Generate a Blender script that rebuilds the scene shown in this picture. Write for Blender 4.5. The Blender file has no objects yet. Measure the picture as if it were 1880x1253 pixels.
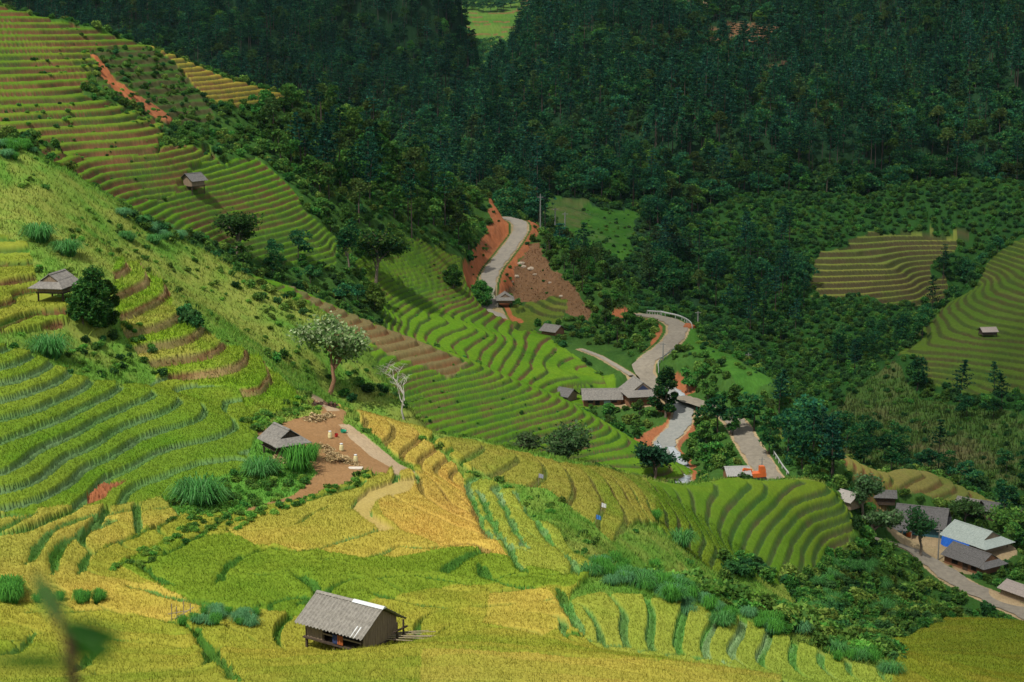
NAZ=1130; DR=.00135; EXPOSURE=0.33; HAZE=.00002; import math; SUN_EL, SUN_AZ = math.radians(58), math.radians(-140)
import bpy, bmesh, math, random
import numpy as np
from mathutils import Vector, Matrix, Quaternion
random.seed(7); RNG = np.random.default_rng(11)
scene = bpy.context.scene
COL = scene.collection
# ------------------------------------------------------------------ camera
FPX = 940.0 / math.tan(math.radians(17.5)); PITCH = math.radians(11.0)
CP, SP = math.cos(PITCH), math.sin(PITCH)
def ray(u, v):
    xc = (u - 940.0) / FPX; yc = (626.5 - v) / FPX
    return xc, CP + yc * SP, -SP + yc * CP
def P(u, v, Y):                       # the point at distance Y seen at photo pixel (u, v); camera at the origin
    x, y, z = ray(u, v)
    return (x / y * Y, Y, z / y * Y)
cam = bpy.data.cameras.new('camera'); camo = bpy.data.objects.new('camera', cam); COL.objects.link(camo)
cam.sensor_width = 36.0; cam.lens = 18.0 / math.tan(math.radians(17.5)); cam.clip_start = 0.3; cam.clip_end = 9000
camo.rotation_euler = (math.pi / 2 - PITCH, 0, 0)
cam.dof.use_dof = True; cam.dof.focus_distance = 130.0; cam.dof.aperture_fstop = 1.7
scene.camera = camo
# ------------------------------------------------------------------ noise
def hash2(ix, iy, s=0):
    h = (ix.astype(np.int64) * 374761393 + iy.astype(np.int64) * 668265263 + s * 974634777) & 0x7fffffff
    h = ((h ^ (h >> 13)) * 1274126177) & 0x7fffffff
    return ((h ^ (h >> 16)) & 0xffff) / 65535.0
def vnoise(x, y, s=0):
    ix = np.floor(x); iy = np.floor(y); fx = x - ix; fy = y - iy
    fx = fx * fx * (3 - 2 * fx); fy = fy * fy * (3 - 2 * fy)
    a = hash2(ix, iy, s); b = hash2(ix + 1, iy, s); c = hash2(ix, iy + 1, s); d = hash2(ix + 1, iy + 1, s)
    return (a + (b - a) * fx) * (1 - fy) + (c + (d - c) * fx) * fy
def fbm(x, y, sc, octv=3, s=0):       # about -1..1
    t = 0; a = 1.0; n = 0
    for k in range(octv):
        t = t + a * (vnoise(x / sc + 17.3 * k, y / sc - 9.1 * k, s + k) * 2 - 1); n += a; a *= .5; sc = sc * .47
    return t / n
def sstep(a, b, x):
    t = np.clip((x - a) / (b - a), 0, 1); return t * t * (3 - 2 * t)
# ------------------------------------------------------------------ terrain: hills as smooth sheets, the ground is their upper envelope
LAYERS = []
def layer(name, pts, crest=(), world=(), reach=40, fall=.7, lam=.02):
    p = [P(*q) for q in pts] + [tuple(w) for w in world]
    for (u, v, Y, back, drop) in crest:
        a = P(u, v, Y); L = math.hypot(a[0], a[1]); p.append(a)
        for f, g in ((.5, .35), (1, 1), (1.6, 1.7)):
            p.append((a[0] + a[0] / L * back * f, a[1] + a[1] / L * back * f, a[2] - drop * g))
    p = np.array(p, float); n = len(p); S = 100.0
    xy = p[:, :2] / S; c = p[:, 2]
    d2 = ((xy[:, None] - xy[None]) ** 2).sum(-1)
    K = .5 * d2 * np.log(d2 + 1e-12) + np.eye(n) * lam * .02
    A = np.zeros((n + 3, n + 3)); A[:n, :n] = K; A[:n, n] = 1; A[:n, n + 1:] = xy; A[n, :n] = 1; A[n + 1:, :n] = xy.T
    sol = np.linalg.solve(A, np.concatenate([c, [0, 0, 0]]))
    LAYERS.append((name, xy, sol, reach / S, fall * S))
def eval_layer(L, x, y):
    name, cxy, sol, reach, fall = L; S = 100.0; n = len(cxy)
    X = x.ravel() / S; Yv = y.ravel() / S; out = np.empty(len(X))
    for i in range(0, len(X), 60000):
        a = X[i:i + 60000]; b = Yv[i:i + 60000]
        d2 = (a[:, None] - cxy[None, :, 0]) ** 2 + (b[:, None] - cxy[None, :, 1]) ** 2
        h = (.5 * d2 * np.log(d2 + 1e-12)) @ sol[:n] + sol[n] + sol[n + 1] * a + sol[n + 2] * b
        dm = np.sqrt(d2.min(1)); h = h - np.maximum(0, dm - reach) * fall
        out[i:i + 60000] = h
    return out.reshape(x.shape)

layer('fore', [
 (0,1253,78),(250,1253,77),(500,1253,76),(750,1253,76),(1000,1253,76),(1250,1253,78),(1400,1250,83),(800,1200,82),(1200,1228,81),
 (640,1190,90),(640,1080,100),(400,1150,92),(200,1150,92),(0,1150,90),(200,1110,96),(0,1080,99),(350,1000,112),(100,1000,109),
 (0,870,117),(270,722,144),(0,760,128),(0,650,139),(150,692,143),(0,940,113),(150,870,123),(370,742,147),(430,790,140),(150,930,117),(480,830,135.6),(230,915,122),(250,812,132.8),(130,800,128.2),(300,703,153),(240,699,150),(440,712,154),(370,727,152.5),(430,765,147),(350,640,159),(300,560,169),(250,500,177),(105,545,158),(0,560,152),(0,430,172),(0,300,190),(100,400,182),(200,450,187),
 (450,600,190),(550,650,190),(560,700,176),(570,733,158),(520,830,135),(600,780,147),(650,850,136),(605,722,188),(660,700,195),(700,735,190),
 (700,770,156),(760,790,154),(760,870,134),(650,900,127),(600,960,118),(830,960,119),(900,1000,113),(980,1040,108),(700,1040,107),(850,1100,99),
 (1050,1100,99),(1080,1050,107),(1040,1150,92),(1100,1110,97.9),(1100,1160,93.1),(1100,1200,89.7),(1200,1110,100.7),(1200,1160,95.9),(1200,1205,91.8),(1300,1120,102.4),(1300,1160,98.6),(1300,1215,93.6),(1400,1150,102.2),(1400,1190,98.5),(1400,1232,94.8),(1500,1185,101.8),(1500,1225,98),(1600,1225,100.4),(1600,1250,98.2),
 (870,900,140),(950,950,132),(1000,1000,122),(1100,1000,130),(1200,1000,142),(1200,960,152),(1300,1000,160),(1300,1040,155),(1440,980,185),(1400,1060,168),(1540,1020,192),
 (1500,1070,176),(1600,1060,195),(1650,1120,178),(1750,1135,182),(1700,1160,160),(1880,1150,162),(1750,1210,142),(1880,1253,130),(1650,1190,150),(1650,1253,128),(2100,1200,150),(-200,800,124),(-200,1000,108),(-200,1250,78),(-150,500,165),(-150,250,195)],
 crest=[(-150,190,205,30,18),(0,258,197,25,16),(120,312,200,25,16),(250,390,205,25,16),(330,437,208,25,16),(420,490,210,25,14),(500,535,212,22,13),(560,570,214,22,12),(640,620,214,20,12),(710,690,206,18,10),(765,760,190,18,10),
  (850,803,152,18,12),(930,825,158,18,12),(1000,842,165,18,12),(1100,862,173,18,12),(1190,880,180,18,13),(1330,878,192,18,13),(1440,885,199,18,14),(1520,893,202,18,14),(1560,955,197,18,10),
  (1250,1085,106.8,14,7),(1380,1115,107.5,14,9),(1500,1165,105.5,14,9),(1600,1200,105,14,8)],
 world=[(x, y, z) for x in (-40, -12, 12, 40) for y, z in ((0,-1.7),(20,-11.5),(40,-20.5),(58,-28))])
layer('spur', [(600,640,252),(700,680,247),(760,760,243),(850,805,241),(1000,845,245),(1120,868,247),(1180,850,250),(700,645,257),(850,725,253),(1000,785,254),(1100,825,253),(800,900,222),(1000,930,228),(1150,930,230),(620,700,235),(500,600,255)],
 crest=[(540,530,273,16,7),(640,577,269,16,7),(720,612,266,16,7),(840,655,263,16,7),(920,690,263,16,7),(1000,722,265,16,7),(1100,775,263,16,6),(1180,822,259,14,5)], reach=25)
layer('middle', [
 (0,130,302),(0,250,262),(150,150,320),(300,200,332),(150,280,277),(300,300,291),(250,370,266),(400,250,338),(450,330,314),(355,347,292),(500,400,306),(430,450,286),(560,450,305),(620,470,309),(600,380,332),(560,300,360),
 (640,330,367),(720,400,347),(800,400,372),(870,430,397),(880,500,369),(905,565,362),(935,405,432),(720,520,330),(800,540,338),(900,572,346),(1000,615,336),(1130,690,309),
 (720,600,299),(830,650,294),(930,690,292),(1050,742,288),(640,530,300),(700,560,313),(850,600,318),(1000,670,311),(1080,695,302),(1170,735,296),(1060,735,293),(1200,690,300),
 (960,460,400),(1000,520,376),(930,540,374),(1000,575,356),(1100,590,351),(1050,600,346),(1130,640,326),(1180,620,331),(1205,588,338),(1245,600,328),(1230,630,316),(1170,668,303),
 (1300,700,290),(1250,680,298),(1230,760,284),(1300,780,277),(1350,775,273),(1430,870,243),(1400,820,259),(1250,870,257),(1200,830,269),(1450,800,276),(1350,870,243),
 (1600,890,260),(1550,920,243),(1700,950,263),(1640,960,256),(1780,1040,246),(1700,1010,242),(1880,1000,259),(1720,1045,237),(1880,1120,221),(1880,1060,236),(1800,1150,217),(1500,905,240),(2050,1050,240),(-200,150,300),(-200,280,260)],
 crest=[(-200,-50,350,40,25),(0,12,346,40,25),(150,46,359,40,25),(300,97,373,40,25),(400,142,389,40,25),(530,185,406,35,25),(640,238,406,35,25),(720,275,409,35,25),(800,325,416,35,25),(900,388,434,30,22),
  (1000,425,406,25,16),(1050,465,394,25,16),(1100,503,377,25,16),(1150,545,360,25,14),(1192,585,345,25,12),(1268,592,329,25,16),(1330,650,311,25,16),(1400,692,298,25,16),(1460,742,288,25,14),
  (1520,825,270,18,14),(1650,865,280,18,14),(1800,912,278,18,14),(1900,955,272,18,14)], reach=32)
layer('right', [(1880,450,455),(1880,740,352),(1660,650,388),(1740,570,425),(1500,560,485),(1500,440,535),(1780,440,540),(1780,545,490),(1650,500,512),(1400,700,420),(1400,650,443),(1350,600,462),(1450,600,465),(1550,700,402),(1500,760,372),
 (1700,790,347),(1880,880,312),(1600,830,332),(1800,850,322),(1813,615,392),(1600,620,445),(1650,570,470),(1800,520,450),(1850,480,450),(1700,700,378),(2050,400,460),(2050,800,340),(1300,620,440),(1500,880,310),(1800,1000,290)],
 crest=[(1860,447,462,40,10),(1790,500,462,30,12),(1735,560,440,25,7)], reach=40)
layer('mountain', [(1000,410,530),(1050,370,565),(1130,480,505),(1200,550,475),(1300,560,475),(1090,410,545),(1170,400,555),(1300,200,740),(1300,100,840),(1300,0,950),(1600,200,720),(1600,0,900),(1880,0,850),(1880,200,690),(1880,400,590),(1500,420,570),(1300,420,570),
 (1700,425,580),(1000,300,640),(1000,210,730),(900,330,640),(1100,250,680),(1100,50,860),(1400,-150,1150),(1880,-150,1050),(1000,-100,1150),(1400,-350,1500),(2200,-350,1300),(2200,0,850),(2200,300,650),(2200,450,560),(880,230,1130),(920,210,1250),(800,260,1130),(965,190,1300),(850,230,1350),(1450,700,472),(1600,650,505),(1300,640,455),(1750,600,540),(1950,620,520)],
 crest=[(815,290,760,60,25),(868,232,800,60,25),(915,165,850,60,25),(962,100,910,60,25),(1005,45,980,80,25),(1045,-15,1060,80,30)], reach=120, fall=.35)
layer('forest_ridge', [(200,0,930),(500,100,850),(500,0,950),(700,200,790),(0,0,900),(0,150,800),(300,150,800),(700,100,870),(800,250,760),(700,330,700),(500,300,700),(200,300,700),(-300,0,900),(-300,200,750),(200,-150,1100),(-300,-300,1300),(600,-120,1120)],
 crest=[(885,188,860,70,25),(866,132,930,70,25),(833,72,1000,70,25),(798,12,1080,80,25),(758,-50,1150,80,30)], reach=120, fall=.35)
layer('far_hill', [(700,200,1300),(880,110,1450),(880,80,1600),(860,50,1700),(930,45,1720),(900,20,1850),(800,0,1900),(1000,0,1900),(900,-60,2200),(600,-100,2200),(1200,-100,2200),(1100,60,1600),(600,60,1600)], reach=300, fall=.2)

AZ = np.concatenate([-np.geomspace(math.radians(75), math.radians(23), 40)[:-1], np.linspace(math.radians(-23), math.radians(23), NAZ), np.geomspace(math.radians(23), math.radians(75), 40)[1:]])
RR = np.concatenate([np.geomspace(.8, 66, 170)[:-1], np.exp(np.arange(math.log(66), math.log(390), DR)), np.exp(np.arange(math.log(390), math.log(560), DR * .62)), np.geomspace(560, 2600, 230)[1:]])
NA, NR = len(AZ), len(RR)
GX = RR[:, None] * np.sin(AZ)[None]; GY = RR[:, None] * np.cos(AZ)[None]
H0 = np.full((NR, NA), -1e9); LID = np.zeros((NR, NA), np.int8)
for k, L in enumerate(LAYERS):
    h = eval_layer(L, GX, GY)
    if L[0] == 'mountain': h = h - sstep(960, 1080, GY) * sstep(.07, .01, GX / np.maximum(GY, 1)) * 160      # the side valley that opens behind the ridge
    m = h > H0; H0[m] = h[m]; LID[m] = k
H0 = np.maximum(H0, -105 + GX * 0)
LNAME = [L[0] for L in LAYERS]
_m = np.isin(LID, [4, 5]); H0[_m] += (np.abs(fbm(GX, GY * .6, 150, 3, 61)) * -38 + 13 + fbm(GX, GY, 60, 2, 62) * 7)[_m] * sstep(560, 700, GY[_m])
LOGR = np.log(RR)
def gidx(x, y):
    r = np.hypot(x, y); a = np.arctan2(x, y)
    i = np.interp(np.log(np.maximum(r, .81)), LOGR, np.arange(NR)); j = np.interp(a, AZ, np.arange(NA))
    return i, j
def sample(F, x, y):
    x = np.asarray(x, float); y = np.asarray(y, float)
    i, j = gidx(x, y); i0 = np.clip(i.astype(int), 0, NR - 2); j0 = np.clip(j.astype(int), 0, NA - 2); fi = i - i0; fj = j - j0
    return (F[i0, j0] * (1 - fj) + F[i0, j0 + 1] * fj) * (1 - fi) + (F[i0 + 1, j0] * (1 - fj) + F[i0 + 1, j0 + 1] * fj) * fi
def sample_n(F, x, y):
    i, j = gidx(np.asarray(x, float), np.asarray(y, float))
    return F[np.clip(np.rint(i).astype(int), 0, NR - 1), np.clip(np.rint(j).astype(int), 0, NA - 1)]
def at(u, v, lay=None, F=None):       # the ground seen at photo pixel (u, v)
    F = H0 if F is None else F
    x, y, z = ray(u, v); hl = math.hypot(x, y); a = math.atan2(x, y); j = int(np.clip(np.rint(np.interp(a, AZ, np.arange(NA))), 0, NA - 1))
    zr = z / hl * RR; ok = F[:, j] >= zr
    if lay is not None: ok &= (LID[:, j] == LNAME.index(lay))
    w = np.nonzero(ok & (RR > 20))[0]
    if len(w) == 0:                    # no such ground on the ray: nearest approach of that hill
        d = np.where((LID[:, j] == LNAME.index(lay)) if lay else RR > 20, zr - F[:, j], 1e9) / RR; i = int(np.argmin(d))
    else: i = int(w[0])
    r = RR[i]; return (x / hl * r, y / hl * r, float(F[i, j]))
# ------------------------------------------------------------------ roads: polylines on the ground, smoothed, the ground is cut and filled to them
def polyline(pts, n=90, sm=6):
    p = np.array(pts, float); q = np.vstack([2 * p[0] - p[1], p, 2 * p[-1] - p[-2]]); out = []
    for k in range(1, len(q) - 2):
        for t in np.linspace(0, 1, 14, endpoint=False):
            a, b, c, d = q[k - 1], q[k], q[k + 1], q[k + 2]
            out.append(.5 * (2 * b + (c - a) * t + (2 * a - 5 * b + 4 * c - d) * t * t + (3 * b - a - 3 * c + d) * t ** 3))
    out.append(p[-1]); o = np.array(out); L = np.concatenate([[0], np.cumsum(np.linalg.norm(np.diff(o, axis=0), axis=1))])
    s = np.linspace(0, L[-1], n); o = np.stack([np.interp(s, L, o[:, k]) for k in range(3)], 1)
    for _ in range(sm):
        o[1:-1] = .25 * o[:-2] + .5 * o[1:-1] + .25 * o[2:]
    return o
def seg_dist(x, y, pl):               # distance, side, height of the nearest polyline point
    best = np.full(x.shape, 1e9); side = np.zeros(x.shape); zz = np.zeros(x.shape)
    for a, b in zip(pl[:-1], pl[1:]):
        dx, dy = b[0] - a[0], b[1] - a[1]; L2 = dx * dx + dy * dy + 1e-9
        t = np.clip(((x - a[0]) * dx + (y - a[1]) * dy) / L2, 0, 1); d = np.hypot(x - a[0] - t * dx, y - a[1] - t * dy)
        m = d < best; best[m] = d[m]; side[m] = np.sign((x - a[0]) * dy - (y - a[1]) * dx)[m]; zz[m] = (a[2] + t * (b[2] - a[2]))[m]
    return best, side, zz
def rd(px, lay='middle'): return [at(u, v, lay) if len(q) == 0 else P(u, v, q[0]) for u, v, *q in px]
ROADS = {}
ROADS['upper_road'] = (polyline(rd([(925,600,350),(905,572,358),(893,545),(895,520),(904,497),(924,470),(942,446),(957,424),(952,409),(925,399,440)])), 3.7)
ROADS['valley_road'] = (polyline(rd([(1165,577,352),(1195,580,342),(1225,586),(1244,600),(1240,618),(1222,637),(1197,655),(1178,674),(1190,700),(1225,722),(1275,740),(1325,757),(1352,778),(1371,810),(1393,845),(1420,882,246),(1470,930,236),(1560,975,236),(1660,1005,240),(1722,1042),(1762,1070),(1820,1098),(1890,1130),(1960,1165)]), 200, 5), 3.8)
ROADS['lower_track'] = (polyline(rd([(1222,712),(1242,728),(1254,748),(1252,772),(1240,792),(1222,808),(1222,828),(1240,850),(1246,878,248),(1250,900,240)])), 3.6)
ROADS['footpath'] = (polyline(rd([(1066,642),(1100,655),(1130,672),(1160,690)]), 40), 1.1)
SPANS = []
RDIST = np.full((NR, NA), 1e9); RSIDE = np.zeros((NR, NA)); RNAME = np.full((NR, NA), -1, np.int8)
for k, (nm, (pl, w)) in enumerate(ROADS.items()):
    x0, x1, y0, y1 = pl[:, 0].min() - 12, pl[:, 0].max() + 12, pl[:, 1].min() - 12, pl[:, 1].max() + 12
    m = (GX > x0) & (GX < x1) & (GY > y0) & (GY < y1) & (LID == LNAME.index('middle'))
    d, s, z = seg_dist(GX[m], GY[m], pl); hw = w / 2 + .5
    t = sstep(hw + (3.6 if w > 3 else 1), hw, d)
    H0[m] = H0[m] * (1 - t) + (z - .05) * t
    b = d < RDIST[m]; q = RDIST[m]; q[b] = d[b]; RDIST[m] = q; q = RSIDE[m]; q[b] = s[b]; RSIDE[m] = q; q = RNAME[m]; q[b] = k; RNAME[m] = q
# ------------------------------------------------------------------ level pads under the buildings
PADS = {}
def pad(name, u, v, rad, lay, blend=3.0):
    x, y, z = at(u, v, lay)
    if name == 'd': PADS[name] = (x, y, z); return
    d = np.hypot(GX - x, GY - y); m = d < rad + blend; t = sstep(rad + blend, rad, d[m])
    H0[m] = H0[m] * (1 - t) + z * t; PADS[name] = (x, y, z)
pad('front', 645, 1186, 3.2, 'fore'); pad('mid', 520, 832, 2.6, 'fore'); pad('left', 106, 548, 3.0, 'fore'); pad('d', 355, 350, 2.4, 'middle', 1.6); pad('road', 927, 562, 2.6, 'middle')
pad('shed', 1018, 612, 3.0, 'middle'); pad('farm', 1180, 738, 6.0, 'middle'); pad('farm2', 1105, 740, 5.5, 'middle'); pad('far', 1813, 617, 2.8, 'right')
pad('v_big', 1690, 985, 8.0, 'middle'); pad('v_metal', 1785, 1005, 6.5, 'middle'); pad('v_front', 1785, 1045, 5.5, 'middle'); pad('v_edge', 1880, 1092, 4, 'middle'); pad('shelter', 1352, 872, 3, 'middle')
# ------------------------------------------------------------------ what covers the ground: outlines of fields laid on the hills
def inside(x, y, poly):
    r = np.zeros(x.shape, bool); n = len(poly)
    for k in range(n):
        x1, y1 = poly[k][:2]; x2, y2 = poly[(k + 1) % n][:2]
        c = ((y1 > y) != (y2 > y)) & (x < (x2 - x1) * (y - y1) / (y2 - y1 + 1e-12) + x1); r ^= c
    return r
NX = GX + fbm(GX, GY, 9.0, 3, 40) * .014 * np.hypot(GX, GY) * .5; NY = GY + fbm(GX, GY, 9.0, 3, 50) * .014 * np.hypot(GX, GY) * .8
def zone(lay, px):
    poly = [at(u, v, lay) for u, v in px]; xs = [p[0] for p in poly]; ys = [p[1] for p in poly]
    m = (NX > min(xs)) & (NX < max(xs)) & (NY > min(ys)) & (NY < max(ys)) & (LID == LNAME.index(lay))
    m[m] = inside(NX[m], NY[m], poly); return m
# covers: name -> (tread colours, riser colours, rice height); linear albedo
GREEN = (.105,.165,.012); OLIVE = (.115,.195,.018); GOLD = (.32,.265,.05); ORANGE = (.31,.215,.05); LIME = (.13,.23,.015); STRAW = (.30,.22,.09)
BROWN = (.145,.075,.034); DBROWN = (.07,.045,.022); RED = (.18,.08,.042); PALE = (.12,.23,.065); WEED = (.06,.15,.022); GRASS = (.12,.22,.03); DEEP = (.022,.075,.014); TAN = (.32,.24,.14)
COVERS = {
 'grass':      ((GRASS, (.19,.225,.045), (.085,.19,.026), (.16,.23,.04)), (WEED,), 0),
 'bush':       (((.022,.07,.014), (.04,.09,.018), (.016,.05,.012)), (DBROWN,), 0),
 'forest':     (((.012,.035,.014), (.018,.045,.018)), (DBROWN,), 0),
 'left':       ((OLIVE, (.155,.205,.022), (.085,.175,.013)), (PALE, (.10,.20,.06), (.12,.20,.08)), .45),
 'upper':      ((OLIVE, (.20,.22,.03), GREEN), (BROWN, WEED), .55),
 'knob':       (((.21,.235,.035), LIME, (.25,.24,.05)), (STRAW, BROWN, (.2,.17,.06)), .4),
 'gold':       (((.29,.25,.045), (.24,.24,.036), (.32,.26,.05)), (WEED, PALE), .5),
 'orange':     ((ORANGE, GOLD, (.34,.23,.05)), ((.24,.16,.045), (.22,.18,.05)), .4),
 'green':      (((.075,.16,.013), (.12,.19,.018), (.095,.17,.014)), (WEED, (.05,.13,.02)), .55),
 'goldgreen':  (((.148,.21,.021), (.215,.223,.03), (.107,.184,.015)), (WEED, (.09,.15,.03)), .55),
 'f_east':     (((.15,.195,.024), (.19,.19,.034), (.105,.18,.018)), ((.09,.2,.03), (.14,.12,.035)), .3),
 'f_nose':     (((.07,.14,.012), (.10,.155,.015), (.055,.125,.012)), ((.045,.10,.022), (.055,.09,.024), (.075,.075,.03)), .28),
 'front_right':(((.17,.24,.03), (.195,.24,.035), (.145,.22,.025)), (PALE, (.09,.23,.045), (.18,.28,.12)), .45),
 'floor':      (((.20,.11,.045), (.24,.14,.065), (.17,.09,.04)), (WEED,), 0),
 'pale':       (((.37,.29,.19), (.30,.22,.13)), (WEED,), 0),
 'cut':        (((.34,.27,.10), (.31,.24,.07)), (WEED,), 0),
 'dry':        (((.10,.085,.036), (.125,.105,.045), (.075,.095,.026)), (BROWN, (.1,.09,.035)), .5),
 'spur':       (((.055,.135,.010), (.08,.155,.012), (.04,.11,.010)), ((.045,.09,.02), (.09,.065,.03), (.04,.09,.018)), .36),
 'mid':        (((.055,.145,.010), (.085,.165,.012), (.045,.12,.010)), ((.10,.062,.03), (.055,.075,.022), (.045,.085,.02)), .36),
 'far_left':   (((.058,.145,.011), (.10,.155,.017), (.048,.125,.011)), (BROWN, (.10,.06,.028), (.05,.075,.022)), .4),
 'crest_gold': (((.21,.19,.03), (.23,.18,.03), (.14,.18,.025)), ((.07,.09,.025), BROWN), .5),
 'wild':       (((.03,.08,.014), (.04,.09,.016), (.05,.075,.025)), ((.06,.06,.025),), 0),
 'redearth':   ((RED, (.24,.09,.04), (.33,.11,.045)), (RED,), 0),
 'cleared':    (((.12,.065,.035), (.15,.085,.045), (.10,.06,.03)), (BROWN,), 0),
 'meadow':     (((.03,.105,.014), (.045,.12,.018), (.025,.08,.012), (.06,.11,.03)), (WEED,), 0),
 'corn':       (((.075,.085,.03), (.04,.085,.018), (.10,.085,.04)), (DBROWN,), 0),
 'r_terr':     (((.10,.145,.024), (.135,.15,.034), (.085,.135,.018)), ((.06,.05,.024), (.05,.058,.02)), .3),
 'r_green':    (((.075,.115,.018), (.06,.10,.015), (.10,.12,.024)), ((.04,.068,.016), (.055,.055,.02)), .3),
 'r_wild':     (((.016,.055,.012), (.022,.065,.014), (.012,.04,.011)), (DEEP,), 0),
 'ridge_field':(((.12,.14,.025), (.15,.13,.04), (.08,.12,.02)), (BROWN, (.05,.08,.02)), .4),
 'low_field':  (((.155,.16,.018), (.12,.155,.015), (.19,.16,.024)), ((.05,.08,.02),), .5),
 'weedy':      (((.06,.17,.025), (.085,.21,.03), (.045,.13,.02)), (WEED,), 0),
 'yard':       ((TAN, (.28,.21,.12), (.24,.20,.10)), (TAN,), 0),
 'far_field':  (((.05,.125,.018), (.085,.135,.026)), (BROWN,), .3),
}
CN = list(COVERS); CV = np.zeros((NR, NA), np.int8); STEP = np.zeros((NR, NA)); 
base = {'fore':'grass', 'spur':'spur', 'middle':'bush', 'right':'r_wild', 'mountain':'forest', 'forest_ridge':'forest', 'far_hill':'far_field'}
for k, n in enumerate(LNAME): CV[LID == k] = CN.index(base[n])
STEP[LID == LNAME.index('spur')] = .72; STEP[LID == LNAME.index('far_hill')] = 2.5
def cover(lay, c, step, px):
    m = zone(lay, px); CV[m] = CN.index(c); STEP[m] = step; return m
# foreground hill
cover('fore','goldgreen',.45,[(-150,960),(60,940),(330,920),(430,960),(640,900),(760,860),(880,880),(1090,1050),(1040,1110),(1100,1200),(1420,1250),(1450,1350),(-150,1350)])
cover('fore','left',.80,[(-150,640),(60,655),(150,700),(240,715),(300,690),(400,660),(470,680),(520,740),(480,790),(488,830),(440,870),(300,920),(150,930),(20,960),(-150,990)])
cover('fore','upper',.95,[(-150,425),(55,440),(66,500),(130,570),(110,600),(-150,640)])
cover('fore','knob',1.25,[(205,500),(250,478),(305,530),(350,590),(380,600),(405,625),(480,655),(520,695),(562,735),(470,785),(430,715),(320,700),(225,610)])
cover('fore','gold',.55,[(-60,960),(60,945),(300,920),(335,940),(190,1010),(150,1060),(330,1090),(420,1130),(360,1150),(-60,1110)])
cover('fore','gold',.4,[(405,985),(560,930),(660,895),(770,870),(840,960),(900,1000),(965,1030),(900,1045),(720,1035),(600,1025),(480,1015)])
cover('fore','orange',.55,[(622,745),(700,765),(770,805),(830,850),(862,900),(872,950),(920,1000),(975,1022),(930,1045),(870,1035),(790,1005),(730,985),(690,955),(705,915),(760,895),(772,860),(720,830),(660,775)])
cover('fore','gold',.6,[(700,768),(800,803),(860,830),(862,868),(850,855),(770,802)])
cover('fore','green',.4,[(215,1045),(300,1000),(420,988),(480,1018),(600,1025),(720,1038),(880,1008),(1080,1065),(1050,1090),(800,1090),(560,1140),(420,1140),(300,1090)])
cover('fore','front_right',.65,[(845,865),(900,885),(950,905),(1030,985),(1092,1050),(1060,1070),(960,1045),(880,970)])
cover('fore','f_east',1.0,[(805,802),(1000,842),(1190,880),(1225,900),(1210,960),(1130,1000),(1000,900),(900,880),(860,850)])
cover('fore','f_nose',1.0,[(1190,880),(1330,876),(1440,883),(1530,890),(1575,955),(1545,1040),(1450,1070),(1290,1040),(1205,970)])
cover('fore','front_right',.55,[(1020,1110),(1110,1095),(1260,1112),(1400,1155),(1640,1245),(1620,1320),(1440,1260),(1100,1205)])
cover('fore','gold',.4,[(780,1206),(1000,1216),(1200,1229),(1430,1253),(1430,1310),(760,1310)])
cover('fore','gold',.4,[(905,1100),(1000,1098),(1040,1120),(1060,1165),(1000,1185),(890,1160)])
cover('fore','floor',0,[(562,722),(608,742),(628,775),(720,855),(706,880),(668,868),(640,892),(560,928),(400,962),(420,945),(540,912),(588,868),(560,830),(478,795),(545,772),(580,760)])
cover('fore','pale',0,[(566,722),(592,732),(612,750),(585,752)])
cover('fore','pale',0,[(622,782),(640,778),(720,838),(768,872),(718,876),(700,850)])
cover('fore','cut',0,[(640,948),(672,905),(705,892),(760,882),(752,905),(700,925),(670,950),(722,985),(700,992)])
cover('fore','wild',0,[(1440,1075),(1560,1000),(1600,960),(1700,1040),(1760,1140),(1680,1180),(1640,1220),(1500,1150)])
cover('fore','low_field',.75,[(1640,1180),(1740,1140),(1950,1135),(1950,1300),(1640,1300)])
cover('fore','weedy',0,[(480,800),(560,830),(590,870),(545,910),(420,945),(340,960),(300,920),(440,870)])
cover('fore','redearth',0,[(158,908),(200,892),(238,893),(165,926)])
# spur
cover('spur','dry',.85,[(530,525),(640,577),(730,612),(852,660),(815,682),(715,648),(605,588)])
# middle
cover('middle','far_left',1.2,[(-150,-20),(0,8),(150,42),(300,92),(345,120),(285,120),(180,100),(150,170),(320,225),(295,285),(150,292),(-150,270)])
cover('middle','wild',1.5,[(160,95),(300,92),(400,150),(380,215),(310,232),(200,170)])
cover('middle','crest_gold',.95,[(280,88),(400,140),(545,180),(470,195),(390,190),(330,130)])
cover('middle','far_left',1.0,[(60,262),(150,288),(300,288),(385,268),(400,292),(335,345),(230,372),(160,335),(100,300)])
cover('middle','mid',.9,[(215,380),(325,350),(380,300),(480,295),(560,390),(650,465),(600,485),(480,480),(380,440),(280,430)])
cover('middle','mid',.75,[(640,470),(740,430),(850,470),(870,525),(905,572),(1000,612),(1137,695),(1150,740),(1050,748),(930,705),(830,655),(700,605),(690,540)])
cover('middle','redearth',0,[(160,100),(174,102),(208,143),(318,218),(303,222),(236,180),(188,142)])
cover('middle','cleared',0,[(962,445),(985,455),(1060,535),(1100,585),(1085,600),(1050,580),(1000,552),(945,552),(915,545),(930,505)])
cover('middle','r_green',.9,[(935,585),(975,555),(1022,540),(1045,565),(980,610),(955,612)])
cover('middle','ridge_field',1.0,[(1505,822),(1650,862),(1800,910),(1870,945),(1780,925),(1640,895),(1560,880)])
cover('middle','ridge_field',0,[(1405,765),(1462,800),(1440,806)])
cover('middle','yard',0,[(1620,965),(1700,985),(1730,985),(1770,1020),(1730,1045),(1690,1035)])
cover('middle','meadow',0,[(1262,592),(1330,648),(1420,700),(1380,740),(1300,660),(1240,640)])
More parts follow.
